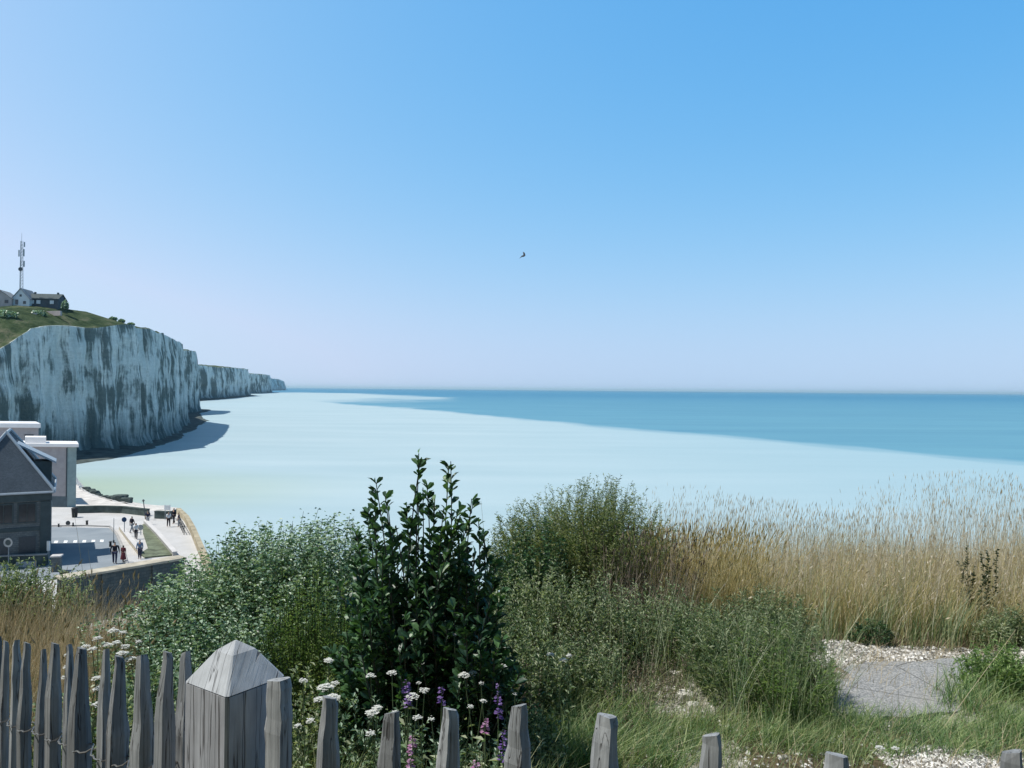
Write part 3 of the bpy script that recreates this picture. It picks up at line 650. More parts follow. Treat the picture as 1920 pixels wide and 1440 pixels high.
# ---- boulders on the beach
def rock(name, label, c, r, mat, sq=(1, 1, .7), seed=0, group=None, cat='rock', sub=3):
    bm = bmesh.new(); bmesh.ops.create_icosphere(bm, subdivisions=sub, radius=1)
    for v_ in bm.verts:
        p = v_.co.copy(); d = 1 + .35 * mn.noise(p * 1.3 + Vector((seed, 0, 0))) + .16 * mn.noise(p * 3.2 + Vector((0, seed, 0)))
        p *= d
        for ax in range(3): p[ax] = max(-.72, min(.72, p[ax])) * sq[ax]
        v_.co = p * r + Vector(c)
    me = bpy.data.meshes.new(name); bm.to_mesh(me); bm.free()
    return tag(link(name, me, mat), label, cat, group)
BR = [(162, 919, .7, 'leftmost dark boulder at the water edge of the beach'), (170, 924, .85, 'second dark boulder along the beach'), (177, 928, .95, 'dark boulder just right of the second one along the beach'), (185, 932, .6, 'small dark boulder in the middle of the beach line'),
      (197, 935, .65, 'lone small boulder in the gap of the beach line'), (212, 938, 1.0, 'large dark boulder left of the peaked one'), (225, 938, 1.25, 'peaked dark boulder, biggest of the beach line'), (238, 941, .9, 'last dark boulder at the right end of the beach line')]
for i, (px, py, r, lab) in enumerate(BR):
    q = G(px, py, 1.5); rock('boulder', lab, (q.x, q.y, 1.7), r, M['dark_wall'], (1.2, 1, .75), i * 3.1, 'boulders along the beach')

# ---- street furniture
def round_sign(label, px, py, hp, rad, face, facem, pole=True, group='round signs on the promenade', ring=None):
    q = G(px, py, ZT); root = empty('round_sign', (q.x, q.y, ZT), label=label, cat='sign', group=group)
    b = MB(); b.tube([(q.x, q.y, ZT), (q.x, q.y, ZT + hp + rad)], .035, 6); b.build('pole', M['metal_grey'], root)
    b = MB(); b.tube([(q.x, q.y - .04, ZT + hp), (q.x, q.y - .075, ZT + hp)], rad, 20); b.build('sign_plate', facem, root)
    if ring:
        bm = bmesh.new(); b = MB(); k = 20
        vs = []; 
        for rr, yy in ((rad * 1.02, -.08), (rad * .62, -.08)):
            for j in range(k): a = 2 * math.pi * j / k; vs.append((q.x + rr * math.cos(a), q.y + yy, ZT + hp + rr * math.sin(a)))
        b.add(vs, [(j, (j + 1) % k, k + (j + 1) % k, k + j) for j in range(k)]); b.build('ring', ring, root)
round_sign('round dark blue sign on a thin pole beside the ramp', 233, 1006, 1.65, .24, 0, M['sign_blue'])
round_sign('low round dark sign on the pavement left of the road bend', 128, 986, .3, .24, 0, M['metal_dark'])
round_sign('round grey sign disc beside the grass bed', 264, 1003, .75, .27, 0, M['sign_back'])
round_sign('round sign with a pale ring in front of the slate roofed house', 15.6, 1068, 2.15, .36, 0, M['dark_trim'], ring=M['sign_back'])
def bollard(label, px, py, h=.75, r=.09):
    q = G(px, py, ZT); root = empty('bollard', (q.x, q.y, ZT), label=label, cat='bollard', group='bollards along the road')
    b = MB(); b.tube([(q.x, q.y, ZT), (q.x, q.y, ZT + h * .8)], [r, r * .8], 8); b.build('post', M['black_paint'], root)
    b = MB(); b.tube([(q.x, q.y, ZT + h * .8 + .001), (q.x, q.y, ZT + h * .9), (q.x, q.y, ZT + h)], [r, r * 1.3, r * .5], 8); b.build('knob', M['black_paint'], root)
bollard('small bollard nearest the slate roofed house', 110, 988, .35); bollard('small bollard just right of the low round sign', 137, 987, .4); bollard('lone bollard on the pavement above the road', 163, 985.5, .55, .13)
bollard('bollard left of the two people in dark clothes', 207, 1025, .5, .12)
q = G(213, 1018, ZT); root = empty('lamp_post', (q.x, q.y, ZT), label='thin tall pole at the edge of the road', cat='pole')
b = MB(); b.tube([(q.x, q.y, ZT), (q.x, q.y, ZT + 2.3)], [.04, .025], 6); b.build('shaft', M['metal_grey'], root)
b = MB(); b.tube([(q.x, q.y, ZT), (q.x, q.y, ZT + .25)], .08, 6); b.build('foot', M['metal_dark'], root)
q = G(273, 975, ZT); root = empty('lamp_post', (q.x, q.y, ZT), label='slightly leaning dark post with a small lamp at the end of the long low wall', cat='lamp post')
b = MB(); b.tube([(q.x, q.y, ZT), (q.x - .25, q.y, ZT + 2.0)], [.06, .045], 6); b.build('shaft', M['metal_dark'], root)
b = MB(); b.tube([(q.x - .25, q.y, ZT + 2.0), (q.x - .27, q.y, ZT + 2.1), (q.x - .28, q.y, ZT + 2.25)], [.07, .16, .05], 8); b.build('lamp_head', M['metal_dark'], root)
q = G(140, 970, ZT); root = empty('litter_bin', (q.x, q.y, ZT), label='black litter bin at the left end of the long low wall', cat='litter bin')
b = MB(); b.tube([(q.x, q.y, ZT), (q.x, q.y, ZT + .95)], [.26, .34], 12); b.build('body', M['black_paint'], root)
b = MB(); b.tube([(q.x, q.y, ZT + .952), (q.x, q.y, ZT + 1.03), (q.x, q.y, ZT + 1.14)], [.37, .36, .15], 12); b.build('lid', M['black_paint'], root)
q = G(314, 975, ZT); root = empty('notice_panel', (q.x, q.y, ZT), label='white notice panel standing above the short dark wall', cat='notice board')
for dx in (-.26, .26):
    b = MB(); b.tube([(q.x + dx, q.y, ZT), (q.x + dx, q.y, ZT + 1.65)], .03, 6); b.build('post', M['metal_grey'], root)
b = MB(); b.box((q.x, q.y - .06, ZT + 1.1), .66, .05, .52); b.build('panel', M['white_paint'], root)
a, c = G(334, 983, ZT), G(345, 1003, ZT); root = empty('railing', a, label='black metal railing on the inside of the curved sea wall', cat='railing')
b = MB()
for z in (.5, 1.0): b.tube([a + Vector((0, 0, z)), c + Vector((0, 0, z))], .035, 5)
b.build('rail', M['black_paint'], root)
for k in range(6):
    p = a + (c - a) * (k / 5); b = MB(); b.tube([p, p + Vector((0, 0, 1.02))], .04, 5); b.build('post', M['black_paint'], root)
q = G(90.5, 1058, ZT); root = empty('marker_post', (q.x, q.y, ZT), label='white marker post against the corner of the slate roofed house', cat='post')
b = MB(); b.box((q.x, q.y, ZT), .12, .12, 1.1); b.build('shaft', M['metal_grey'], root)
b = MB(); b.box((q.x, q.y, ZT + 1.101), .24, .14, .8); b.build('white_head', M['white_paint'], root, bevel=.02)

# ================================================================== PEOPLE AND BIRD
def skinmesh(name, nodes, edges, root, mat, parent=None, sub=2, org=(0, 0, 0), rz=0):
    names = list(nodes); idx = {k: i for i, k in enumerate(names)}
    me = bpy.data.meshes.new('tmp'); me.from_pydata([nodes[k][0] for k in names], [(idx[a], idx[b]) for a, b in edges], [])
    o = bpy.data.objects.new('tmp', me); COL.objects.link(o)
    md = o.modifiers.new('s', 'SKIN')
    for i, k in enumerate(names):
        r = nodes[k][1]; r = r if isinstance(r, tuple) else (r, r)
        me.skin_vertices[0].data[i].radius = r; me.skin_vertices[0].data[i].use_root = (k == root)
    md.use_smooth_shade = True
    s_ = o.modifiers.new('b', 'SUBSURF'); s_.levels = sub; s_.render_levels = sub
    dg = bpy.context.evaluated_depsgraph_get(); nm = bpy.data.meshes.new_from_object(o.evaluated_get(dg)); nm.name = name
    bpy.data.objects.remove(o)
    nm.transform(Matrix.Translation(org) @ Matrix.Rotation(rz, 4, 'Z'))
    return link(name, nm, mat, parent)
def cloth(n, c): 
    if n not in M: M[n] = plain(n, c, .9, .15, 8, .1, 0, 0)
    return M[n]
SKIN = plain('skin', (.38, .24, .17), .6, .08, 8, .3, 0, 0); HAIRM = plain('hair', (.03, .022, .018), .7, .2, 20, .2, 0, 0)
def person(label, px, py, h, rz, top, bot, stride=.10, arm=.05, dress=False, sleeves=.5, hair='short', wide=1.0):
    q = G(px, py, ZT); k = h
    def v(x, y, z): return (x * k * wide, y * k, z * k)
    s = stride
    nd = {'pelvis': (v(0, 0, .53), (.085 * k * wide, .058 * k)), 'spine': (v(0, .005, .63), (.078 * k * wide, .055 * k)), 'chest': (v(0, 0, .74), (.095 * k * wide, .06 * k)),
          'neckb': (v(0, .005, .82), (.045 * k, .04 * k)), 'neck': (v(0, -.002, .86), .03 * k), 'head': (v(0, -.008, .905), (.043 * k, .05 * k)), 'crown': (v(0, -.004, .955), (.042 * k, .05 * k)),
          'nose': (v(0, -.062, .915), .008 * k)}
    ed = [('pelvis', 'spine'), ('spine', 'chest'), ('chest', 'neckb'), ('neckb', 'neck'), ('neck', 'head'), ('head', 'crown'), ('head', 'nose')]
    for S_, sg in (('l', 1), ('r', -1)):
        st = s * sg
        nd.update({'hip' + S_: (v(.052 * sg, 0, .50), .052 * k), 'knee' + S_: (v(.056 * sg, -st * .5 - .01, .28), .036 * k), 'ank' + S_: (v(.058 * sg, -st + (.02 if st < 0 else 0), .045), .022 * k), 'toe' + S_: (v(.066 * sg, -st - .085, .018), .018 * k),
                   'sh' + S_: (v(.112 * sg, 0, .80), .034 * k), 'elb' + S_: (v(.138 * sg, st * .35 - arm * .2, .635), .024 * k), 'wr' + S_: (v(.135 * sg, st * .5 - arm, .50), .016 * k), 'palm' + S_: (v(.133 * sg, st * .55 - arm - .01, .462), (.02 * k, .011 * k))})
        ed += [('pelvis', 'hip' + S_), ('hip' + S_, 'knee' + S_), ('knee' + S_, 'ank' + S_), ('ank' + S_, 'toe' + S_), ('chest', 'sh' + S_), ('sh' + S_, 'elb' + S_), ('elb' + S_, 'wr' + S_), ('wr' + S_, 'palm' + S_)]
        bx, by, bz = .133 * sg, st * .55 - arm - .01, .462
        for f in range(5):
            off = (f - 1.5) * .0085 if f < 4 else -.024; ln = (.028, .034, .032, .024)[f] if f < 4 else .018; up = .0 if f < 4 else .012
            n1, n2 = 'f%d%s' % (f, S_), 'g%d%s' % (f, S_)
            nd[n1] = (v(bx, by + off, bz - .014 + up), .005 * k); nd[n2] = (v(bx - .004 * sg, by + off * 1.15 - .004, bz - .014 + up - ln), .0042 * k)
            ed += [('palm' + S_, n1), (n1, n2)]
    body = skinmesh('person', nd, ed, 'pelvis', SKIN, None, 1, (q.x, q.y, ZT), rz)
    tag(body, label, 'person', 'people on the promenade')
    # clothes: a second, slightly wider surface over the same joints
    cut = {}; ce = []
    for a in ('pelvis', 'spine', 'chest', 'neckb'): p0, r0 = nd[a]; cut[a] = (p0, tuple(x * 1.16 for x in (r0 if isinstance(r0, tuple) else (r0, r0))))
    ce = [('pelvis', 'spine'), ('spine', 'chest'), ('chest', 'neckb')]
    for S_ in 'lr':
        for a in ('sh', 'elb', 'wr')[:2 if sleeves < .8 else 3]: p0, r0 = nd[a + S_]; cut[a + S_] = (p0, r0 * 1.3)
        ce += [('chest', 'sh' + S_), ('sh' + S_, 'elb' + S_)] + ([('elb' + S_, 'wr' + S_)] if sleeves >= .8 else [])
    skinmesh('shirt', cut, ce, 'chest', top, body, 1, (q.x, q.y, ZT), rz)
    if dress:
        b = MB(); rings = [(.56, .095), (.45, .12), (.30, .15), (.17, .17)]; kk = 14; vs = []
        for z, r in rings: vs += [(math.cos(2 * math.pi * j / kk) * r * k, math.sin(2 * math.pi * j / kk) * r * .8 * k, z * k) for j in range(kk)]
        b.add(vs, [(i * kk + j, i * kk + (j + 1) % kk, (i + 1) * kk + (j + 1) % kk, (i + 1) * kk + j) for i in range(3) for j in range(kk)] + [tuple(range(kk))])
        b.v = [tuple(Matrix.Translation((q.x, q.y, ZT)) @ Matrix.Rotation(rz, 4, 'Z') @ Vector(x)) for x in b.v]; b.build('skirt', bot, body)
    else:
        tc = {}; te = []
        p0, r0 = nd['pelvis']; tc['pelvis'] = ((p0[0], p0[1], p0[2] - .02 * k), tuple(x * 1.12 for x in r0))
        for S_ in 'lr':
            for a, f in (('hip', 1.15), ('knee', 1.3), ('ank', 1.6)): p0, r0 = nd[a + S_]; tc[a + S_] = (p0, r0 * f)
            te += [('pelvis', 'hip' + S_), ('hip' + S_, 'knee' + S_), ('knee' + S_, 'ank' + S_)]
        skinmesh('trousers', tc, te, 'pelvis', bot, body, 1, (q.x, q.y, ZT), rz)
    hn = {'a': (v(0, .012, .915), (.046 * k, .045 * k)), 'b': (v(0, .006, .962), (.047 * k, .052 * k))}; he = [('a', 'b')]
    if hair == 'long': hn['c'] = (v(0, .035, .85), (.045 * k, .02 * k)); he.append(('a', 'c'))
    skinmesh('hair', hn, he, 'b', HAIRM, body, 1, (q.x, q.y, ZT), rz)
    return body
blk, navy, mar, wht, blu, gry = cloth('black_cloth', (.02, .02, .03)), cloth('navy_cloth', (.03, .035, .07)), cloth('maroon_cloth', (.13, .035, .045)), cloth('white_cloth', (.72, .72, .72)), cloth('blue_cloth', (.12, .19, .30)), cloth('grey_cloth', (.30, .31, .33))
person('person in dark clothes, tallest of the pair standing above the terrace wall', 215, 1057, 1.85, R(190), blk, navy, .05, .05, wide=1.2, sleeves=1)
person('person in a maroon top and long maroon skirt beside the tall one in dark clothes', 231, 1054, 1.45, R(170), mar, mar, .03, .03, dress=True, hair='long')
person('person in a blue top and dark trousers standing right of the maroon skirt', 262, 1048, 1.68, R(10), blu, navy, .04, .06, sleeves=1)
person('person in a black top and grey trousers walking near the blue sign', 247, 999, 1.70, R(150), blk, gry, .14, .05)
person('person in a white top and black trousers striding on the ramp', 255, 1011, 1.60, R(200), wht, blk, .16, .05)
person('person in a dark top and grey trousers near the leaning lamp post', 277, 984, 1.55, R(20), navy, gry, .08, .05)
person('person in a white top and black trousers beside the notice panel', 316, 988, 1.62, R(40), wht, blk, .06, .05)
person('person dressed all in black by the railing of the sea wall', 326, 982, 1.72, R(-30), blk, blk, .08, .05, sleeves=1)
person('person in a navy top leaning toward the railing', 335, 988, 1.55, R(-60), navy, gry, .03, .1)
person('person in a white top walking in front of the slate roofed house', 56, 1052, 1.62, R(90), wht, blk, .12, .05)
person('person in dark clothes behind the low wall of the slate roofed house', 73, 1050, 1.60, R(60), navy, blk, .08, .05)
# bird
q = P(981, 480, 62)
def bird(c, rz, roll, pit, L=.36):
    b = MB(); Mx = Matrix.Translation(c) @ Matrix.Rotation(rz, 4, 'Z') @ Matrix.Rotation(roll, 4, 'Y') @ Matrix.Rotation(pit, 4, 'X')
    n = 9; kk = 8; vs = []
    for i in range(n):
        t = i / (n - 1); r = .075 * L / .36 * (math.sin(math.pi * min(1, t * 1.05 + .04)) ** .7 if t < .8 else .45 * (1 - t) / .2 * 1.0 + .12)
        for j in range(kk): a = 2 * math.pi * j / kk; vs.append((math.cos(a) * r, (t - .45) * L, math.sin(a) * r * (.8 if t < .8 else .3)))
    b.add([Mx @ Vector(v_) for v_ in vs], [(i * kk + j, i * kk + (j + 1) % kk, (i + 1) * kk + (j + 1) % kk, (i + 1) * kk + j) for i in range(n - 1) for j in range(kk)] + [tuple(reversed(range(kk))), tuple(range((n - 1) * kk, n * kk))])
    for sg in (-1, 1):
        st = [(0.02, -.10, .09, 0, .03), (.16, -.07, .085, .07, .022), (.33, .0, .07, .11, .014), (.52, .12, .03, .10, .006)]
        vs = []
        for (x, y, ch, z, th) in st: vs += [(sg * x, y - ch, z), (sg * x, y, z + th), (sg * x, y + ch, z), (sg * x, y, z - th)]
        b.add([Mx @ Vector(v_) for v_ in vs], [(i * 4 + j, i * 4 + (j + 1) % 4, i * 4 + 4 + (j + 1) % 4, i * 4 + 4 + j) for i in range(3) for j in range(4)] + [(0, 3, 2, 1), (12, 13, 14, 15)])
    return b
bird(q, R(70), R(-38), R(-8), .42).build('bird', cloth('dark_feathers', (.05, .055, .065)), label='small dark bird gliding high above the sea', cat='bird')

# ================================================================== NEAR GROUND
def edge_y(x): return 7.0 + 1.6 * sstep(-2.2, 0.2, x) + 1.2 * sstep(.8, 2.2, x)
def zt(x, y):
    x = np.asarray(x, float); y = np.asarray(y, float)
    z = 18.4 - .6 * sstep(1.9, 4.4, y)
    e = edge_y(x); over = np.maximum(0, y - e)
    z = z - over * .55 - np.minimum(over, 12) ** 1.2 * .55
    z = z + 25 * sstep(-1.8, -28, y)  # rise behind the viewpoint, added to keep sky light off camera-facing surfaces
    lo = np.where(x < -13.5, 5.25, -2.0)
    side = sstep(-19, -12.5, x)
    lo = 5.25 * (1 - side) - 2.5 * side
    return np.maximum(z, lo)
xs_ = np.unique(np.concatenate([np.linspace(-150, -12, 30), np.linspace(-12, -5, 15), np.linspace(-5, 7, 110), np.linspace(7, 14, 15), np.linspace(14, 90, 20)]))
ys_ = np.unique(np.concatenate([np.linspace(-90, -4, 24), np.linspace(-4, 3, 12), np.linspace(3, 13, 100), np.linspace(13, 40, 28)]))
XX, YY = np.meshgrid(xs_, ys_); ZZ = zt(XX, YY)
nzv = np.array([mn.noise((x * 1.7, y * 1.7, 0)) * .05 + mn.noise((x * .4, y * .4, 5)) * .06 for x, y in zip(XX.ravel(), YY.ravel())]).reshape(XX.shape)
far_m = np.clip((YY - edge_y(XX)) / 6, 0, 1); ZZ = ZZ + nzv * (1 + 14 * far_m) * (ZZ > -1.9)
grv = np.zeros_like(XX)
def gblob(cx, cy, rx, ry, a=1.0):
    global grv
    grv = np.maximum(grv, a * np.clip(1.4 - np.sqrt(((XX - cx) / rx) ** 2 + ((YY - cy) / ry) ** 2), 0, 1))
gblob(3.6, 6.45, 2.2, .35); gblob(3.3, 4.45, 1.1, .5); gblob(1.3, 5.6, .5, .5, .8); gblob(1.2, 4.7, .3, .35, .8); gblob(2.9, 5.5, .9, .7, .8)
nx_, ny_ = len(xs_), len(ys_)
Fg = [(j * nx_ + i, j * nx_ + i + 1, (j + 1) * nx_ + i + 1, (j + 1) * nx_ + i) for j in range(ny_ - 1) for i in range(nx_ - 1)]
mesh_np('ground', np.stack([XX.ravel(), YY.ravel(), ZZ.ravel()], 1), Fg, M['ground'], attrs={'gravel': grv.ravel()}, smooth=True, kind='structure')
def gz(x, y): return float(zt(x, y)) + (mn.noise((x * 1.7, y * 1.7, 0)) * .05 + mn.noise((x * .4, y * .4, 5)) * .06)
def gzv(x, y): return np.array([gz(a, b_) for a, b_ in zip(np.ravel(x), np.ravel(y))])
# old asphalt slab, broken edge
def near(px, py):
    d = 4.0
    for _ in range(30): p = P(px, py, d); d *= (20 - gz(p.x, p.y)) / max(.01, 20 - p.z) if p.z < 20 else 1; 
    return P(px, py, d)
sp = [near(x, y) for x, y in ((1558, 1262), (1590, 1250), (1660, 1249), (1730, 1251), (1800, 1250), (1850, 1256), (1838, 1290), (1815, 1322), (1760, 1345), (1700, 1352), (1620, 1350), (1572, 1338), (1552, 1305))]
pp = []
for a, c in zip(sp, sp[1:] + sp[:1]):
    for k in range(6): t_ = k / 6; q = a.lerp(c, t_); pp.append((q.x + .03 * mn.noise((q.x * 7, q.y * 7, 1)), q.y + .05 * mn.noise((q.x * 7, q.y * 7, 9))))
zs_ = float(np.mean([gz(x, y) for x, y in pp])) + .03; b = MB(); b.prism(pp, zs_ - .25, zs_); b.build('asphalt_patch', M['old_asphalt'], kind='structure')

# ================================================================== PLANT BUILDERS (vectorised)
def unit(a): return a / (np.linalg.norm(a, axis=-1, keepdims=True) + 1e-9)
def leaves(Pp, D, L, W, droop=.25, fold=.2, rich=False):
    n = len(Pp); L = np.broadcast_to(L, n)[:, None]; W = np.broadcast_to(W, n)[:, None]
    rnd = unit(rng.normal(size=(n, 3)) * .6 + np.array([0, 0, 1.0])); Sd = unit(np.cross(D, rnd)); Nn = unit(np.cross(Sd, D)); dn_ = np.array([0, 0, -1.0])
    if not rich:
        V = np.stack([Pp, Pp + D * L * .45 + Sd * W / 2 + Nn * W * fold, Pp + D * L + dn_ * L * droop, Pp + D * L * .45 - Sd * W / 2 + Nn * W * fold], 1).reshape(-1, 3)
        b0 = np.arange(n)[:, None] * 4; F = np.concatenate([b0 + [0, 1, 2], b0 + [0, 2, 3]]); return V, F, 4
    r1 = Pp + D * L * .35 + dn_ * L * droop * .1; r2 = Pp + D * L * .7 + dn_ * L * droop * .4
    V = np.stack([Pp, r1 + Sd * W * .42 + Nn * W * fold, r1, r1 - Sd * W * .42 + Nn * W * fold, r2 + Sd * W * .48 + Nn * W * fold, r2, r2 - Sd * W * .48 + Nn * W * fold, Pp + D * L + dn_ * L * droop], 1).reshape(-1, 3)
    b0 = np.arange(n)[:, None] * 8
    F = np.concatenate([b0 + f for f in ([0, 1, 2], [0, 2, 3], [1, 4, 5], [1, 5, 2], [2, 5, 6], [2, 6, 3], [4, 7, 5], [5, 7, 6])]); return V, F, 8
def curve(B, T, bow, K):
    """K+1 points along stems from B to T, bowed sideways"""
    t = np.linspace(0, 1, K + 1)[None, :, None]; return B[:, None] * (1 - t) + T[:, None] * t + bow[:, None] * (4 * t * (1 - t))
def stems(C_, r0, r1):
    n, K, _ = C_.shape; r = np.linspace(1, 0, K)[None, :, None]; r = np.broadcast_to(np.asarray(r0, float).reshape(-1, 1, 1) * r + np.asarray(r1, float).reshape(-1, 1, 1) * (1 - r), (n, K, 1))
    ang = [0, 2.094, 4.189]; V = np.stack([C_ + r * np.array([math.cos(a), math.sin(a), 0]) for a in ang], 2).reshape(-1, 3)
    i0 = (np.arange(n)[:, None] * K + np.arange(K - 1)[None]).ravel()[:, None] * 3
    F = np.concatenate([i0 + [a, (a + 1) % 3, (a + 1) % 3 + 3, a + 3] for a in range(3)]); return V, F
def blades(Bp, H, lean, W, K=4, curl=1.6):
    n = len(Bp); t = np.linspace(0, 1, K + 1); H = np.broadcast_to(H, n); W = np.broadcast_to(W, n)
    C_ = Bp[:, None] + np.stack([lean[:, 0:1] * t ** curl, lean[:, 1:2] * t ** curl, H[:, None] * (t - .12 * t ** 2 * np.linalg.norm(lean, axis=1)[:, None] / (H[:, None] + 1e-6))], 2)
    a = rng.random(n) * math.pi; S_ = np.stack([np.cos(a), np.sin(a), 0 * a], 1)[:, None] * (W[:, None] * (1 - t ** 1.5 * .88))[..., None] / 2
    V = np.stack([C_ - S_, C_ + S_], 2).reshape(-1, 3); i0 = (np.arange(n)[:, None] * (K + 1) + np.arange(K)[None]).ravel()[:, None] * 2
    return V, i0 + [0, 1, 3, 2], C_
def heads(T, D, L, W, k=3):
    """feathery seed heads: k crossed narrow diamonds round the stalk end"""
    n = len(T); V = []; L = np.broadcast_to(L, n)[:, None]; W = np.broadcast_to(W, n)[:, None]
    for j in range(k):
        a = rng.random(n) * math.pi * 2; S_ = unit(np.cross(D, np.stack([np.cos(a), np.sin(a), .2 + 0 * a], 1)))
        V.append(np.stack([T, T + D * L * .45 + S_ * W, T + D * L, T + D * L * .45 - S_ * W], 1))
    V = np.concatenate(V).reshape(-1, 3); return V, np.arange(len(V)).reshape(-1, 4)
def rep_var(n, k): return np.repeat(rng.random(n), k)
def multi(name, parts, mat, parent=None, **kw):
    V = []; F = []; A = []; o = 0; q = parts[0][1].shape[1]
    for V_, F_, a in parts: V.append(V_); F.append(F_ + o); A.append(a); o += len(V_)
    return mesh_np(name, np.concatenate(V), np.concatenate(F), mat, parent, np.concatenate(A), **kw)
def scatter(n, x0, x1, y0, y1): return np.stack([rng.uniform(x0, x1, n), rng.uniform(y0, y1, n)], 1)
def onground(xy): return np.column_stack([xy, gzv(xy[:, 0], xy[:, 1]) - .02])
def px2x(px, y): return (px - 960) / FPX * y
def topz(px, py, y): return P(px, py, y).z

def leafy(name, label, cat, B, T, leafmat_, stemmat, nleaf, L, W, t0=.3, bow=.06, up=.35, sr=(.004, .0012), rich=False, droop=.25, group=None, spread=1.0, jitter=0.0, leafname='leaves', topw=0):
    n = len(B); C_ = curve(B, T, rng.normal(size=(n, 3)) * bow * np.array([1, 1, .3]), 8)
    root = empty(name, (float(B[:, 0].mean()), float(B[:, 1].mean()), float(B[:, 2].min())), label=label, cat=cat, group=group)
    V, F = stems(C_, sr[0], sr[1]); mesh_np('stems', V, F, stemmat, root, rep_var(n, 27))
    t = t0 + (1 - t0) * rng.random((n, nleaf)) ** (1 if not topw else 1 / (1 + topw)); f = t * 8; i = np.clip(f.astype(int), 0, 7); fr = (f - i)[..., None]
    ii = np.arange(n)[:, None]; Pp = (C_[ii, i] * (1 - fr) + C_[ii, i + 1] * fr).reshape(-1, 3); ax = unit(C_[ii, i + 1] - C_[ii, i]).reshape(-1, 3)
    a = rng.random(len(Pp)) * 2 * math.pi; side = np.stack([np.cos(a), np.sin(a), 0 * a], 1); D = unit(side * spread + ax * up + np.array([0, 0, .15]) + rng.normal(size=Pp.shape) * .15)
    if jitter: Pp = Pp + rng.normal(size=Pp.shape) * jitter
    sc_ = (1.15 - .45 * t.reshape(-1)) * rng.uniform(.7, 1.2, len(Pp))
    V, F, k = leaves(Pp, D, L * sc_, W * sc_, droop, .2, rich); mesh_np(leafname, V, F, leafmat_, root, rep_var(len(Pp), k))
    return root
def envstems(n, prof, y0, y1, base_f=.6, lo=.35, pw=.6, xj=.04, cx=None):
    """stem bases and tips under a silhouette prof [(px, py)...] seen at depth ~ (y0+y1)/2"""
    ym = (y0 + y1) / 2; pxs = [p[0] for p in prof]; y = rng.uniform(y0, y1, n); px = rng.uniform(pxs[0], pxs[-1], n)
    x = px2x(px, ym) + rng.normal(size=n) * xj; tz = np.array([topz(a, np.interp(a, pxs, [p[1] for p in prof]), ym) for a in px])
    g = gzv(x, y); h = (tz - g) * (1 - .35 * ((y - ym) / (y1 - y0) * 2) ** 2) * (lo + (1 - lo) * rng.random(n) ** pw) 
    c = px2x(np.mean([pxs[0], pxs[-1]]) if cx is None else cx, ym); bx = c + (x - c) * base_f + rng.normal(size=n) * .03; by = ym + (y - ym) * base_f
    return np.column_stack([bx, by, gzv(bx, by) - .03]), np.column_stack([x, y, g + np.maximum(.05, h)])

# ------------------------------------------------------------------ central leafy shrub
tips = [(785, 850, 0), (845, 865, 0), (705, 905, -.1), (884, 935, .1), (762, 945, .1), (815, 935, .15), (742, 985, -.1), (905, 990, .1), (668, 1000, .1), (930, 1050, 0), (690, 960, .2), (860, 955, -.15), (800, 905, .1), (722, 930, .1)]
YC = 4.35; B = []; T = []
for px, py, dy in tips: T.append(P(px, py, YC + dy)); B.append((px2x(800 + (px - 800) * .3, YC), YC + dy * .3, 0))
B = B + [(b_[0] + random.gauss(0, .012), b_[1] + random.gauss(0, .012), 0) for b_ in B]; T = T + [t_ + Vector((random.gauss(0, .016), random.gauss(0, .016), -.03)) for t_ in T]
n = 230; pr = [(640, 1090), (665, 1030), (700, 985), (745, 960), (790, 920), (840, 925), (885, 960), (915, 1020), (950, 1080), (965, 1150)]
Bb, Tt = envstems(n, pr, YC - .42, YC + .42, .35, .25, .9)
B = np.concatenate([np.array(B), Bb]); T = np.concatenate([np.array([tuple(t_) for t_ in T]), Tt]); B[:, 2] = gzv(B[:, 0], B[:, 1]) - .03
leafy('leafy_shrub', 'tall dark green broad-leaved shrub with upright shoots in the middle of the view', 'shrub', B, T, M['shrub_leaf'], M['bark'], 50, .100, .041, .20, .05, 1.0, (.009, .003), True, .22, topw=.5)

# ------------------------------------------------------------------ left bush, fine silvery leaves
B, T = envstems(900, [(268, 1135), (310, 1085), (350, 1052), (400, 1012), (450, 980), (500, 962), (560, 948), (610, 958), (660, 962), (700, 990)], 5.2, 6.6, .45, .25, .45, xj=.1)
leafy('silvery_bush', 'wide bush with small silvery green leaves left of the tall shrub', 'bush', B, T, M['bush_leaf'], M['stem'], 66, .052, .025, .3, .14, .35, (.005, .0015), topw=.3, jitter=.02)
B, T = envstems(330, [(255, 1215), (290, 1160), (340, 1130), (400, 1110), (470, 1120), (520, 1160)], 4.3, 5.0, .5, .2, .5)
leafy('silvery_bush', 'lower front bush with glossy leaves just behind the big post', 'bush', B, T, M['bush_leaf'], M['stem'], 72, .048, .024, .15, .1, .35, (.005, .0015))
# sprigs that stick out of its top
B, T = envstems(24, [(385, 998), (450, 970), (520, 955), (600, 955), (680, 968)], 5.5, 6.2, .95, .9, 1)
leafy('tall_sprigs', 'thin bare tipped sprigs rising above the silvery bush', 'plant', B, T, M['bush_leaf'], M['stem'], 18, .022, .008, .6, .03, .9, (.004, .001))
# ------------------------------------------------------------------ feathery yellow-green plant
B, T = envstems(420, [(500, 1085), (540, 1050), (590, 1030), (640, 1035), (670, 1070)], 4.55, 5.0, .95, .3, .7)
leafy('feathery_plant', 'feathery yellow green plant with upright stems between the silvery bush and the tall shrub', 'plant', B, T, M['feather_leaf'], M['stem'], 70, .030, .0055, .1, .03, .9, (.003, .001))
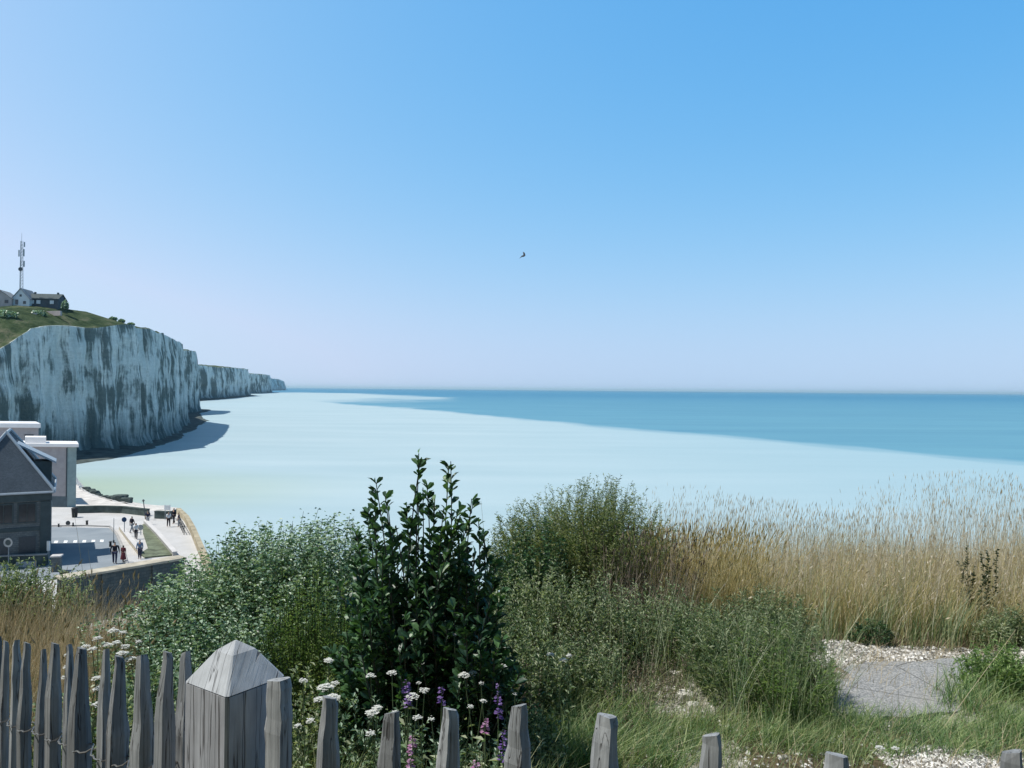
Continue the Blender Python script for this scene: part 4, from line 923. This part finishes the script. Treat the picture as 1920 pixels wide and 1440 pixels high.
# ------------------------------------------------------------------ mound at the right of the shrub
B, T = envstems(1000, [(925, 1005), (955, 955), (990, 930), (1030, 922), (1065, 900), (1110, 884), (1150, 886), (1190, 902), (1218, 945), (1250, 1010)], 6.9, 8.2, .5, .35, .30, xj=.1)
leafy('rounded_bush', 'rounded grassy green bush standing highest right of the tall shrub', 'bush', B, T, M['mound_leaf'], M['stem'], 74, .055, .009, .2, .09, .8, (.004, .001))
B, T = envstems(150, [(930, 990), (960, 962), (1000, 945), (1060, 965)], 6.6, 7.0, .8, .4, .7)
leafy('rounded_bush', 'darker broad-leaved clump at the left foot of the rounded bush', 'bush', B, T, M['shrub_leaf'], M['stem'], 46, .050, .022, .15, .05, .6, (.004, .001))
# ------------------------------------------------------------------ grass helper
def grassfield(name, label, cat, n, reg, h, w_, lean, mat, K=4, kind='stuff', group=None, hd=None, headmat=None, clump=0, hprof=None):
    xy = scatter(n, *reg)
    if clump: c_ = scatter(max(1, n // clump), *reg); xy = c_[rng.integers(0, len(c_), n)] + rng.normal(size=(n, 2)) * .045
    B = onground(xy); H_ = rng.uniform(h[0], h[1], n)
    if hprof is not None: H_ = H_ * hprof(B[:, 0], B[:, 1])
    le = rng.normal(size=(n, 2)) * lean + np.array([lean * .5, 0]); le = le * H_[:, None]
    V, F, C_ = blades(B, H_, le, rng.uniform(.6, 1.3, n) * w_, K); parts = [(V, F, rep_var(n, 2 * (K + 1)))]
    if hd:
        Td = unit(C_[:, -1] - C_[:, -2]); m_ = n; V2, F2 = heads(C_[:, -1] - Td * .02, Td, rng.uniform(.6, 1.2, m_) * hd[0], rng.uniform(.6, 1.2, m_) * hd[1], hd[2]); 
        parts.append((V2, F2, np.tile(rep_var(m_, 4), hd[2])))
    return multi(name, parts, mat, None, label=label, cat=cat, kind=kind, group=group)
# golden grass of the right-hand side
def noise_h(x, y): return np.array([.84 + .42 * mn.noise((a * .9, b_ * .9, 3)) + .25 * mn.noise((a * 3.1, b_ * 3.1, 3)) for a, b_ in zip(x, y)])
grassfield('golden_grass', 'dense band of golden dry grass along the edge on the right', 'grass', 24000, (1.35, 8.6, 7.0, 9.6), (.25, .74), .005, .24, M['grass_gold'], 4, hprof=noise_h)
grassfield('golden_grass', 'greener lower grass at the front of the golden band', 'grass', 9000, (1.2, 8.2, 6.75, 8.2), (.15, .46), .006, .22, M['mound_leaf'], 4, hprof=noise_h)
def hp(x, y): return .78 + .25 * sstep(2.0, 6.0, x) + .12 * np.sin(x * 2.1 + y)
grassfield('pale_grass_stalks', 'tall pale seed stalks rising above the golden grass against the sea', 'grass', 8200, (1.3, 8.6, 7.3, 9.7), (.55, 1.14), .0030, .11, M['grass_pale'], 5, hd=(.080, .0030, 3), hprof=hp)
grassfield('brown_grass', 'brown dry grass in front of the rounded bush', 'grass', 420, (.75, 1.6, 6.5, 7.0), (.50, 1.0), .0045, .16, M['twig'], 5, hd=(.06, .006, 3))
grassfield('brown_grass', 'straw coloured grass heads right of the rounded bush', 'grass', 1500, (1.2, 2.3, 6.8, 7.6), (.5, .95), .004, .16, M['grass_gold'], 5, hd=(.08, .0045, 3))
grassfield('golden_grass', 'bent straw stems with cream heads inside the golden band', 'grass', 3600, (1.3, 8.4, 6.9, 8.6), (.35, .80), .004, .34, M['grass_pale'], 5, hd=(.05, .006, 3), hprof=noise_h)
grassfield('green_grass', 'green blades mixed into the golden band', 'grass', 3600, (1.4, 8.4, 6.8, 8.4), (.2, .6), .006, .25, M['weed_leaf'], 4, clump=40)
grassfield('green_grass', 'short grass overgrowing the front edge of the asphalt patch', 'grass', 3600, (1.9, 3.7, 4.98, 5.32), (.03, .15), .005, .6, M['grass_green'], 4, clump=30)
# left dry grass
grassfield('brown_grass', 'brown dry grass behind the fence on the left', 'grass', 14000, (-5.4, -2.45, 4.6, 6.75), (.28, .66), .004, .22, M['grass_brown'], 4, hprof=noise_h)
grassfield('brown_grass', 'taller dry stalks with seed heads behind the fence on the left', 'grass', 600, (-5.4, -2.4, 4.8, 6.6), (.45, .75), .0035, .16, M['grass_brown'], 5, hd=(.07, .007, 3))
grassfield('green_grass', 'green grass at the foot of the dry grass on the left', 'grass', 2500, (-4.8, -2.2, 4.2, 6.8), (.12, .34), .006, .25, M['grass_green'], 4)
# middle weeds, brownish and green
def weed(label, px, py, y, w_, h, n, mat=None, nl=26, L=.050, W=.012, spread=.8, group='weed clumps on the rough ground', lo=.5, name='weed_clump'):
    cx = px2x(px, y); a = rng.random(n) * 6.28; r = np.sqrt(rng.random(n)); tx = cx + np.cos(a) * r * w_ / 2; ty = y + np.sin(a) * r * w_ / 2 * .8
    bx = cx + (tx - cx) * .6; by = y + (ty - y) * .6; g = gzv(bx, by); T_ = np.column_stack([tx, ty, g + h * (lo + (1 - lo) * rng.random(n)) * (1 - .35 * r ** 2)])
    return leafy(name, label, 'weeds', np.column_stack([bx, by, g - .02]), T_, mat or M['weed_leaf'], M['stem'], nl, L, W, .12, .05, .7, (.0028, .0009), group=group, spread=spread)
weed('grey green weed clump right of the tall shrub, highest of the middle weeds', 1010, 0, 6.3, 1.0, .92, 210, nl=44)
weed('weed clump in the middle of the slope below the rounded bush', 1110, 0, 6.1, .9, .80, 190, nl=44)
weed('weed clump below the straw coloured grass heads', 1215, 0, 6.2, .9, .70, 170, nl=40)
weed('weed clump against the right side of the tall shrub', 985, 0, 5.2, .7, .78, 170, nl=44)
weed('small leaved weed clump in front of the middle weeds', 1090, 0, 5.5, .7, .52, 130, nl=40)
weed('broad green weed clump left of the asphalt patch', 1400, 0, 5.5, 1.0, .84, 130, nl=44, L=.075, W=.0055, lo=.15)
weed('looser green weed clump right in the middle between the stones and the asphalt patch', 1460, 0, 5.3, .8, .66, 110, nl=44, L=.06, W=.0065, lo=.15, mat=M['feather_leaf'])
grassfield('green_grass', 'tall thin grass growing through the broad weed clump', 'grass', 420, (1.3, 2.2, 5.0, 5.8), (.3, .85), .004, .25, M['weed_leaf'], 5, clump=20)
grassfield('green_grass', 'tall thin grass growing through the middle weeds', 'grass', 420, (.1, 1.7, 5.2, 6.6), (.3, .85), .004, .25, M['weed_leaf'], 5, clump=20)
weed('weed clump touching the left edge of the asphalt patch', 1510, 0, 5.5, .55, .62, 110, nl=40, L=.065, W=.006, lo=.25)
weed('weed clump behind the broad one left of the asphalt patch', 1340, 0, 6.0, .8, .62, 170, nl=44)
weed('low weed clump at the foot of the golden grass', 1450, 0, 6.7, .8, .55, 150, nl=36)
weed('small dark weed on the gravel edge below the golden grass', 1640, 0, 6.85, .35, .24, 60, M['shrub_leaf'], 30, .04, .018)
weed('green weed clump at the right edge beside the asphalt patch', 1880, 0, 5.7, .6, .42, 150, nl=36, mat=M['feather_leaf'])
weed('low weed clump near the right edge of the gravel', 1900, 0, 6.9, .6, .40, 90, nl=36)
weed('green weeds left of the dry grass behind the fence', 70, 0, 6.95, 1.0, .74, 220, nl=36, L=.05, W=.014)
weed('green weeds at the far left edge behind the fence', -10, 0, 6.85, .8, .74, 180, nl=36, L=.05, W=.014)
for i, (px, y, w2, h2, lab) in enumerate(((590, 4.0, .5, .80, 'leafy weeds right behind the short picket next to the post'), (700, 3.9, .5, .62, 'dark leafy weeds behind the second gap of the right fence'), (800, 3.9, .5, .55, 'leafy weeds with violet flowers among them'),
        (905, 4.0, .5, .56, 'dark leafy weeds at the right foot of the tall shrub'), (985, 4.3, .45, .50, 'weeds between the violet flowers and the bright grass'), (250, 3.9, .6, .78, 'pale weeds behind the pickets below the dry grass'), (130, 3.9, .6, .66, 'weeds behind the pickets at the left'), (345, 4.1, .5, .80, 'weeds behind the pickets next to the post'))):
    weed(lab, px, 0, y, w2, h2, 120, M['weed_leaf'] if i in (0, 4, 5, 6) else M['bush_leaf'], 34, .05, .017, lo=.3)
for px, y, w2, h2, lab in ((1080, 5.9, .7, .66, 'brown dead weeds among the green middle weeds'), (1235, 5.6, .8, .48, 'brown twiggy dead weeds beside the pale stones'), (960, 4.9, .5, .55, 'brown dead weeds at the right foot of the tall shrub'), (1290, 6.4, .6, .6, 'brown dead weeds at the left end of the golden band'), (1180, 5.1, .6, .3, 'low dead twigs in front of the broken stones')):
    weed(lab, px, 0, y, w2, h2, 70, M['twig'], 22, .035, .006, lo=.2, name='dead_weeds', group='dead brown weeds')
weed('weed clump behind the left side of the tall shrub', 690, 0, 6.2, .9, .95, 240, M['bush_leaf'], 46, .045, .018, lo=.2)
weed('weed clump behind the right side of the tall shrub', 880, 0, 6.0, .9, .85, 240, M['weed_leaf'], 46, .045, .014, lo=.2)
weed('weed clump behind the middle of the tall shrub', 790, 0, 5.6, .8, .75, 220, M['bush_leaf'], 46, .045, .016, lo=.2)
# dock plants in the golden grass
for px, y, h2, lab in ((1852, 7.3, .98, 'tall dark brown green dock plant in the golden grass'), (1822, 7.5, .84, 'shorter dark dock plant beside the tall one')):
    n = 4; x = px2x(px, y); B = np.column_stack([x + rng.normal(size=n) * .02, y + rng.normal(size=n) * .02, np.full(n, gz(x, y))]); T_ = B + np.column_stack([rng.normal(size=n) * .06, rng.normal(size=n) * .05, h2 * rng.uniform(.6, 1, n)])
    leafy('dock_plant', lab, 'plant', B, T_, M['dock'], M['stem'], 95, .045, .022, .05, .03, .7, (.004, .002), group='dock plants')
# bright green grass
grassfield('green_grass', 'bright green grass tuft in front of the middle weeds', 'grass', 3600, (.05, .95, 4.35, 5.35), (.07, .27), .006, .55, M['grass_green'], 4, clump=24)
grassfield('green_grass', 'green grass in front of the asphalt patch', 'grass', 6000, (1.0, 3.6, 4.68, 5.15), (.05, .17), .005, .55, M['grass_green'], 4, clump=22)
grassfield('green_grass', 'grass tufts at the right edge beside the asphalt patch', 'grass', 2400, (3.05, 4.6, 4.95, 5.8), (.08, .30), .005, .45, M['grass_green'], 4, clump=26)
grassfield('green_grass', 'sparse grass over the rough ground in the middle', 'grass', 4200, (.3, 2.1, 4.3, 6.6), (.06, .30), .004, .35, M['mound_leaf'], 4, clump=14)
grassfield('brown_grass', 'dry straw scattered over the rough ground', 'grass', 3200, (.5, 4.8, 4.3, 7.0), (.05, .26), .0035, .6, M['grass_brown'], 4, clump=10)
grassfield('green_grass', 'grass under the flowers in front of the tall shrub', 'grass', 4200, (-1.6, .2, 3.3, 4.4), (.12, .40), .006, .3, M['mound_leaf'], 4, clump=18)
grassfield('brown_grass', 'dry grass on the slope beyond the right-hand band', 'grass', 2000, (8.2, 14, 6, 10), (.3, .7), .006, .2, M['grass_gold'], 4)
# single dry stalks standing out
def stalk(label, base_px, y, tip, name='dry_stalk', group='single dry stalks'):
    x = px2x(base_px, y); B = Vector((x, y, gz(x, y))); T_ = P(tip[0], tip[1], y); b = MB(); mid = B.lerp(T_, .5) + Vector(((tip[2] if len(tip) > 2 else 0), 0, 0))
    pts = [B * (1 - t_) ** 2 + mid * 2 * t_ * (1 - t_) + T_ * t_ ** 2 for t_ in np.linspace(0, 1, 12)]; b.tube(pts, [.0020 - .0012 * i / 11 for i in range(12)], 5)
    b.build(name, M['straw'], label=label, cat='stalk', group=group)
M['straw'] = plain('straw', (.52, .45, .32), .7, .15, 20, .2, 0, 0)
stalk('thin curved dry stalk rising in front of the road', 182, 5.2, (139, 962, .05)); stalk('thin dry stalk leaning left in front of the terrace wall', 205, 5.0, (165, 1030, .03))
stalk('bare slanting stalk between the tall shrub and the rounded bush', 945, 5.2, (902, 940, 0)); stalk('short pale broken stalk in front of the middle weeds', 1172, 5.2, (1168, 1155, 0)); stalk('pale dry stalk leaning right in front of the broad weed clump', 1470, 5.0, (1378, 1160, -.04))
stalk('pale dry stalk crossing the golden grass', 1570, 6.6, (1640, 1110, .02)); stalk('dry stalk leaning over the asphalt patch', 1760, 5.0, (1905, 1180, 0)); stalk('dry stalk beside the slab, leaning left', 1830, 5.0, (1760, 1290, 0))
# ------------------------------------------------------------------ flowers
def umbel(px, py, y, r, lab, nf=None, mat='petal_white', grp='white flower heads'):
    r *= 1.06; c_ = P(px, py, y); x0 = c_.x + rng.normal() * .05; y0 = y + rng.normal() * .05 + .03; B_ = Vector((x0, y0, gz(x0, y0)))
    if B_.z > c_.z - .05: B_.z = c_.z - .3
    root = empty('white_flower', B_, label=lab, cat='flower', group=grp)
    b = MB(); mid = B_.lerp(c_, .6) + Vector((rng.normal() * .02, 0, 0)); b.tube([B_, B_.lerp(mid, .5), mid, c_], [.003, .0028, .0024, .002], 5); b.build('stem', M['stem_plain'], root)
    nf = nf or int(26 + 30 * r / .03); a = rng.random(nf) * 6.28; rr = np.sqrt(rng.random(nf)) * r
    Pp = np.column_stack([c_.x + np.cos(a) * rr, c_.y + np.sin(a) * rr, c_.z + .006 - rr ** 2 / r * .35 + rng.normal(size=nf) * .003])
    V = []; 
    for k in range(5):
        aa = k * 1.2566 + a; D = np.stack([np.cos(aa), np.sin(aa), .35 + 0 * aa], 1); D = unit(D); S_ = unit(np.cross(D, np.array([0, 0, 1.0]))); s_ = r * .26
        V.append(np.stack([Pp, Pp + D * s_ * .6 + S_ * s_ * .35, Pp + D * s_, Pp + D * s_ * .6 - S_ * s_ * .35], 1))
    V = np.concatenate(V).reshape(-1, 3); mesh_np('flower_head', V, np.arange(len(V)).reshape(-1, 4), M[mat], root, rep_var(len(V) // 4, 4))
    n_ = 8; t_ = rng.random(n_) * .6 + .1; Pl = np.array([tuple(B_.lerp(c_, float(v_))) for v_ in t_]); D = unit(np.column_stack([rng.normal(size=(n_, 2)), .3 * np.ones(n_)])); V, F, k = leaves(Pl, D, .05, .014); mesh_np('foliage', V, F, M['weed_leaf'], root, rep_var(n_, k))
M['stem_plain'] = plain('stem_green', (.10, .14, .07), .6, .2, 30, .3, 0, 0)
FL = [(568, 1277, 3.6, .020), (610, 1288, 3.6, .034), (628, 1282, 3.65, .02), (615, 1238, 3.9, .02), (695, 1268, 3.7, .022), (735, 1262, 3.75, .022), (773, 1306, 3.6, .028), (796, 1295, 3.7, .022), (870, 1266, 3.9, .026), (886, 1262, 3.95, .022),
      (943, 1250, 4.0, .018), (1031, 1228, 4.5, .022), (1057, 1238, 4.5, .022), (1067, 1230, 4.6, .018), (905, 1316, 3.7, .018), (882, 1326, 3.65, .014), (697, 1337, 3.45, .028), (707, 1328, 3.5, .022), (583, 1352, 3.4, .018), (694, 1376, 3.4, .020),
      (740, 1337, 3.5, .018), (624, 1308, 3.4, .032), (598, 1312, 3.45, .022), (783, 1346, 3.45, .020), (809, 1350, 3.5, .014), (785, 1282, 3.8, .012), (902, 1282, 3.85, .012), (852, 1192, 4.05, .010), (965, 1303, 3.9, .010), (558, 1362, 3.4, .016), (617, 1240, 3.7, .02), (963, 1262, 4.1, .010)]
ORD = 'first second third fourth fifth sixth seventh eighth ninth tenth eleventh twelfth thirteenth fourteenth fifteenth sixteenth seventeenth eighteenth nineteenth twentieth'.split()
ORD += ['twenty-' + o_ for o_ in ORD[:9]] + ['thirtieth', 'thirty-first', 'thirty-second', 'thirty-third']
def size_word(r): return 'large' if r > .025 else 'small' if r < .0165 else 'medium'
def where(px): return 'next to the big post' if px < 640 else 'left of the violet spikes' if px < 750 else 'among the violet spikes' if px < 960 else 'right of the tall shrub'
for i, (px, py, y, r) in enumerate(sorted(FL)):
    umbel(px, py, y, r, '%s white flower head %s, %s of these from the left' % (size_word(r), where(px), ORD[i]))
FL2 = [(183, 1198, 3.7, .020), (213, 1183, 3.9, .024), (230, 1187, 3.9, .018), (217, 1206, 3.6, .022), (234, 1213, 3.6, .020), (245, 1236, 3.5, .022), (229, 1226, 3.5, .024), (160, 1213, 3.6, .018), (173, 1218, 3.5, .018), (125, 1253, 3.5, .016), (123, 1271, 3.4, .018), (126, 1230, 3.6, .014), (181, 1273, 3.3, .018), (183, 1292, 3.3, .018), (181, 1322, 3.2, .018), (293, 1372, 3.2, .022), (200, 1210, 3.7, .02), (260, 1205, 3.8, .016)]
for i, (px, py, y, r) in enumerate(sorted(FL2)): umbel(px, py, y, r, '%s white flower head behind the left pickets, %s from the left there' % (size_word(r), ORD[i]), grp='white flower heads behind the left fence')
for (px, py, y, r) in ((1650, 1402, 4.4, .022), (1679, 1404, 4.4, .02)): umbel(px, py, y, r, 'white flower low in front of the gravel, the %s one of the two' % ('left' if px < 1660 else 'right'), grp='two white flowers near the gravel')
def spike(px, p0, p1, y, mat, lab):
    T_ = P(px, p0, y); Lw = P(px, p1, y); x0, y0 = Lw.x + rng.normal() * .01, y; B_ = Vector((x0, y0, min(gz(x0, y0), Lw.z - .05))); root = empty('violet_flower', B_, label=lab, cat='flower', group='violet flower spikes')
    b = MB(); b.tube([B_, Lw, T_], [.0035, .003, .0015], 5); b.build('stem', M['stem_plain'], root)
    n_ = int(16 + 150 * (T_.z - Lw.z)); t_ = rng.random(n_); Pl = np.array([tuple(Lw.lerp(T_, float(v_))) for v_ in t_]); a = rng.random(n_) * 6.28; D = unit(np.column_stack([np.cos(a), np.sin(a), .25 + 0 * a])); Pl = Pl + D * .004
    sz = .024 * (1.15 - .6 * t_); V, F, k = leaves(Pl, D, sz, sz * .75, .3, -.2); mesh_np('petals', V, F, M[mat], root, rep_var(n_, k))
    n_ = 10; t_ = rng.random(n_); Pl = np.array([tuple(B_.lerp(Lw, float(v_))) for v_ in t_]); D = unit(np.column_stack([rng.normal(size=(n_, 2)), .5 * np.ones(n_)])); V, F, k = leaves(Pl, D, .07, .018); mesh_np('foliage', V, F, M['weed_leaf'], root, rep_var(n_, k))
for a in ((762, 1275, 1300, 3.75, 'petal_violet', 'violet flower spike at the upper left, under the tall shrub'), (765, 1298, 1325, 3.6, 'petal_violet', 'pale violet flower next to the large white head'), (828, 1288, 1322, 3.65, 'petal_violet', 'violet flower spike behind the middle picket'), (934, 1283, 1350, 3.7, 'petal_violet', 'longest violet flower spike, left of the fourth picket'),
          (910, 1348, 1380, 3.5, 'petal_pink', 'pinkish flower spike below the longest violet one'), (943, 1368, 1425, 3.45, 'petal_violet', 'dark violet spike against the fourth picket'), (774, 1378, 1412, 3.4, 'petal_pink', 'pink flower spike right of the second picket'), (770, 1424, 1448, 3.35, 'petal_pink', 'pink flower spike at the bottom edge, left of the middle picket'), (892, 1424, 1448, 3.35, 'petal_pink', 'pink flower spike at the bottom edge, right of the middle picket')): spike(*a)
# ------------------------------------------------------------------ gravel and stones
def pebbles(name, label, n, reg, s0, s1, up=0):
    xy = scatter(n, *reg); k = rng.normal(size=n); z = gzv(xy[:, 0], xy[:, 1]); c_ = np.column_stack([xy, z]); s_ = rng.uniform(s0, s1, n) ** 1.0
    oc = np.array([(1, 0, 0), (0, 1, 0), (-1, 0, 0), (0, -1, 0), (0, 0, 1), (0, 0, -1)], float)
    V = c_[:, None] + oc[None] * s_[:, None, None] * rng.uniform(.6, 1.3, (n, 6, 1)) * np.array([1, 1, .6]) + rng.normal(size=(n, 6, 3)) * s_[:, None, None] * .2
    f = np.array([(0, 1, 4), (1, 2, 4), (2, 3, 4), (3, 0, 4), (1, 0, 5), (2, 1, 5), (3, 2, 5), (0, 3, 5)]); F = (np.arange(n)[:, None, None] * 6 + f[None]).reshape(-1, 3)
    mesh_np(name, V.reshape(-1, 3), F, M['gravel'], None, rep_var(n, 6), label=label, cat='gravel', kind='stuff')
pebbles('gravel', 'pale gravel strip behind the asphalt patch', 6500, (2.1, 5.2, 6.15, 6.85), .006, .022)
pebbles('gravel', 'white chalk gravel at the bottom right corner', 7500, (2.25, 3.7, 4.2, 4.80), .005, .020)
pebbles('gravel', 'scattered chalk stones on the rough ground', 2600, (.5, 2.6, 4.3, 6.4), .005, .020)
for i, (px, py, r, lab) in enumerate(((1828, 1245, .055, 'largest white chalk stone on the gravel strip'), (1805, 1240, .04, 'white chalk stone left of the largest one'), (1850, 1248, .035, 'flat white chalk stone right of the largest one'), (1680, 1190, .03, 'white chalk stone at the foot of the golden grass'), (1745, 1192, .032, 'pale stone in the grass above the gravel strip'),
        (1268, 1270, .06, 'white stone left of the broad weed clump'), (1285, 1310, .07, 'greyish broken stone below the white one'), (1300, 1328, .05, 'small broken stone nearest the fence'), (1296, 1250, .04, 'pale stone among the middle weeds'), (1905, 1255, .05, 'chalk stone at the right edge of the gravel strip'))):
    q = near(px, py); rock('chalk_stone', lab, (q.x, q.y, gz(q.x, q.y) + r * .3), r, M['chalk_stone'], (1.2, 1, .7), i * 5.3, 'chalk stones on the gravel', 'stone', 2)

# ================================================================== FENCE
def picket(parent, px, ptop, wpx, y, tw=.6, taper=.13, lean=0, seed=0, ridge=.0, tipx=0, height=1.25):
    """cleft picket: irregular cross-section, upper end narrowing to a blunt slanted tip"""
    rr = random.Random(seed); w2 = wpx / FPX * y; c_ = P(px, ptop, y); x0, z1 = c_.x, c_.z; z0 = z1 - height
    depth = w2 * rr.uniform(.62, .85); rd = ridge + rr.uniform(-.1, .1)
    sec = [(-.5, .12), (-.41, -.22), (rd, -.78 + rr.uniform(0, .08)), (.43, -.24), (.5, .15), (.33, .5), (-.3, .5)]
    zs = [z0, z0 + .3, z0 + .6, z1 - taper * 3.2, z1 - taper * 2.2, z1 - taper * 1.3, z1 - taper, z1 - taper * .72, z1 - taper * .42, z1 - .012, z1]
    V = []; n = len(sec)
    for i, z in enumerate(zs):
        t = max(0, (z - (z1 - taper)) / taper); f = 1 - (1 - tw) * t ** .9 if t > 0 else 1 + .05 * rr.uniform(-1, 1)
        if z == z1: f *= .92
        ox = lean * (z - z0) + tipx * t ** 1.2 + rr.uniform(-.0015, .0015); oy = rr.uniform(-.001, .001)
        for (a, b_) in sec: V.append((x0 + ox - lean * height - tipx + a * w2 * f + rr.uniform(-.0008, .0008), y + oy + b_ * depth * f, z + (a * .005 * (1 if seed % 2 else -1) if i == len(zs) - 1 else 0) - b_ * .004 * (i == len(zs) - 1)))
    F = [(i * n + j, i * n + (j + 1) % n, (i + 1) * n + (j + 1) % n, (i + 1) * n + j) for i in range(len(zs) - 1) for j in range(n)] + [tuple(reversed(range(n))), tuple((len(zs) - 1) * n + j for j in range(n))]
    b = MB(); b.add(V, F); o = b.build('picket', M['picket_wood'], parent)
    return (x0, y, z1)
fl = empty('picket_fence', P(180, 1210, 1.7) - Vector((0, 0, 1.3)), label='close-set weathered picket fence run left of the big post', cat='fence', group='picket fence')
LP_ = [(-52, 1190, 24, 2.12), (-28, 1188, 24, 2.08), (0, 1193, 20, 2.03), (13, 1201, 21, 2.0), (33, 1200, 25, 1.95), (53, 1204, 26, 1.9), (83, 1217, 25, 1.84), (105, 1205, 30, 1.78), (131, 1208, 24, 1.74), (155, 1214, 43, 1.66), (200, 1217, 27, 1.58), (226, 1229, 40, 1.53), (267, 1227, 44, 1.46), (316, 1221, 37, 1.41), (350, 1221, 42, 1.45)]
tl = []
for i, (px, py, wp, y) in enumerate(LP_):
    tl.append(picket(fl, px, py, wp, y, (.44, .40, .50, .46, .42)[i % 5], (.17, .12, .15)[i % 3], (.004, -.006, .008, -.003)[i % 4], 11 + i, .1, (-.004, .006, 0, .004)[i % 4], 1.25))
fr = empty('picket_fence', P(1200, 1330, 1.15) - Vector((0, 0, 1.2)), label='widely spaced weathered picket fence run right of the big post', cat='fence', group='picket fence')
RP_ = [(524, 1272, 50, 1.30), (620, 1306, 41, 1.27), (736, 1334, 44, 1.25), (845, 1327, 46, 1.24), (973, 1321, 50, 1.20), (1138, 1340, 56, 1.14), (1334, 1375, 47, 1.10), (1567, 1412, 54, 1.07), (1895, 1407, 52, 1.02), (2170, 1425, 52, .98)]
tr_ = []
for i, (px, py, wp, y) in enumerate(RP_):
    tr_.append(picket(fr, px, py, wp, y, (.93, .68, .66, .62, .60, .70, .72, .80, .72, .7)[i], .085, (.003, -.003, .002, 0)[i % 4], 41 + i, (.3, 0.0, .2, -.05, .1, .1, .2, .1, .1, 0)[i], (.0, .004, .003, .003)[i % 4], 1.12))
def wires(pk, dz, parent, y_off=0.0):
    xs0 = [p[0] for p in pk]; cf = np.polyfit(xs0, [p[2] for p in pk], 2); pk = [(p[0], p[1], float(np.polyval(cf, p[0]))) for p in pk]
    for ph in (0, 1):
        pts = []
        for i in range(len(pk) - 1):
            (x0, y0, z0), (x1, y1, z1) = pk[i], pk[i + 1]
            for k in range(8):
                t = k / 8; s_ = .023 * math.cos(math.pi * 2 * t) if ph == 0 else -.023 * math.cos(math.pi * 2 * t)
                if ph == 1 and abs(t) < 1: s_ = .026 * math.cos(math.pi * 2 * t)
                front = -1 if ph == 0 else 1
                sd_ = front * (.026 * (abs(math.cos(math.pi * t)) ** .6)) + .003 * math.sin(6 * math.pi * t) 
                pts.append((x0 + (x1 - x0) * t, y0 + (y1 - y0) * t + sd_, z0 + (z1 - z0) * t - dz + .002 * math.sin(i * 2.2 + t * 3) + (.0022 * math.cos(6 * math.pi * t) * (1 if ph else -1)) * (.1 < t < .9)))
        b = MB(); b.tube(pts, .0017, 5); b.build('wire', M['wire'], parent)
wires(tl, .205, fl); wires(tr_, .20, fr); wires(tl, .75, fl); wires(tr_, .75, fr)
# big square post with pyramid top
post = empty('fence_post', P(425, 1310, 1.28) - Vector((0, 0, 1.15)), label='big square weathered post with a pyramid top at the corner of the fence', cat='post')
F0 = P(425, 1308, 1.28); th_ = R(34.5); Ld = Vector((-math.cos(th_), math.sin(th_), 0)); Rd = Vector((math.sin(th_), math.cos(th_), 0)); s_ = .121
F0 = Vector((F0.x, F0.y, F0.z)); ctr = F0 + (Ld + Rd) * s_ / 2; apex = Vector((ctr.x, ctr.y, P(430, 1197, ctr.y).z))
nz_ = 14
V = []; cs = []
for u_, v_ in ((0, 0), (1, 0), (1, 1), (0, 1)): cs.append(F0 + Ld * s_ * u_ + Rd * s_ * v_)
ch = .005; sec = []
for i in range(4):
    a, b_ = cs[i - 1], cs[(i + 1) % 4]; c_ = cs[i]; sec += [c_ + (a - c_).normalized() * ch, c_ + (b_ - c_).normalized() * ch]
b = MB(); nn = len(sec); zb = F0.z - 1.2; rows = [(zb, 1.0), (zb + .4, 1.0), (zb + .8, 1.0), (F0.z - .1, 1.0), (F0.z - .002, 1.0)]
for z, f in rows: b.v += [(ctr.x + (p.x - ctr.x) * f, ctr.y + (p.y - ctr.y) * f, z) for p in sec]
for i in range(len(rows) - 1): b.f += [(i * nn + j, i * nn + (j + 1) % nn, (i + 1) * nn + (j + 1) % nn, (i + 1) * nn + j) for j in range(nn)]
b.f += [tuple(reversed(range(nn))), tuple((len(rows) - 1) * nn + j for j in range(nn))]; b.build('shaft', M['post_wood'], post)
b = MB(); hh_ = apex.z - F0.z
for z, f in ((F0.z, 1.0), (F0.z + hh_ * .74, .40), (apex.z - .002, .03)): b.v += [(ctr.x + (p.x - ctr.x) * f, ctr.y + (p.y - ctr.y) * f, z) for p in sec]
for i in range(2): b.f += [(i * nn + j, i * nn + (j + 1) % nn, (i + 1) * nn + (j + 1) % nn, (i + 1) * nn + j) for j in range(nn)]
b.f += [tuple(reversed(range(nn))), tuple(2 * nn + j for j in range(nn))]; b.build('pyramid_top', M['post_top_wood'], post)

# ================================================================== HAZE
b = MB(); b.frame_box((-62000, -2500, -4), (124000, 0, 0), (0, 64000, 0), (0, 0, 100))
hm = bpy.data.materials.new('haze'); hm.use_nodes = True; ht = hm.node_tree
for n_ in list(ht.nodes):
    if n_.type == 'BSDF_PRINCIPLED': ht.nodes.remove(n_)
pv = ht.nodes.new('ShaderNodeVolumePrincipled'); pv.inputs['Color'].default_value = (.66, .90, 1, 1); pv.inputs['Density'].default_value = 3.6e-5
pv.inputs['Anisotropy'].default_value = .2
ht.links.new(pv.outputs[0], [n_ for n_ in ht.nodes if n_.type == 'OUTPUT_MATERIAL'][0].inputs['Volume'])
b.build('haze', hm, kind='stuff')
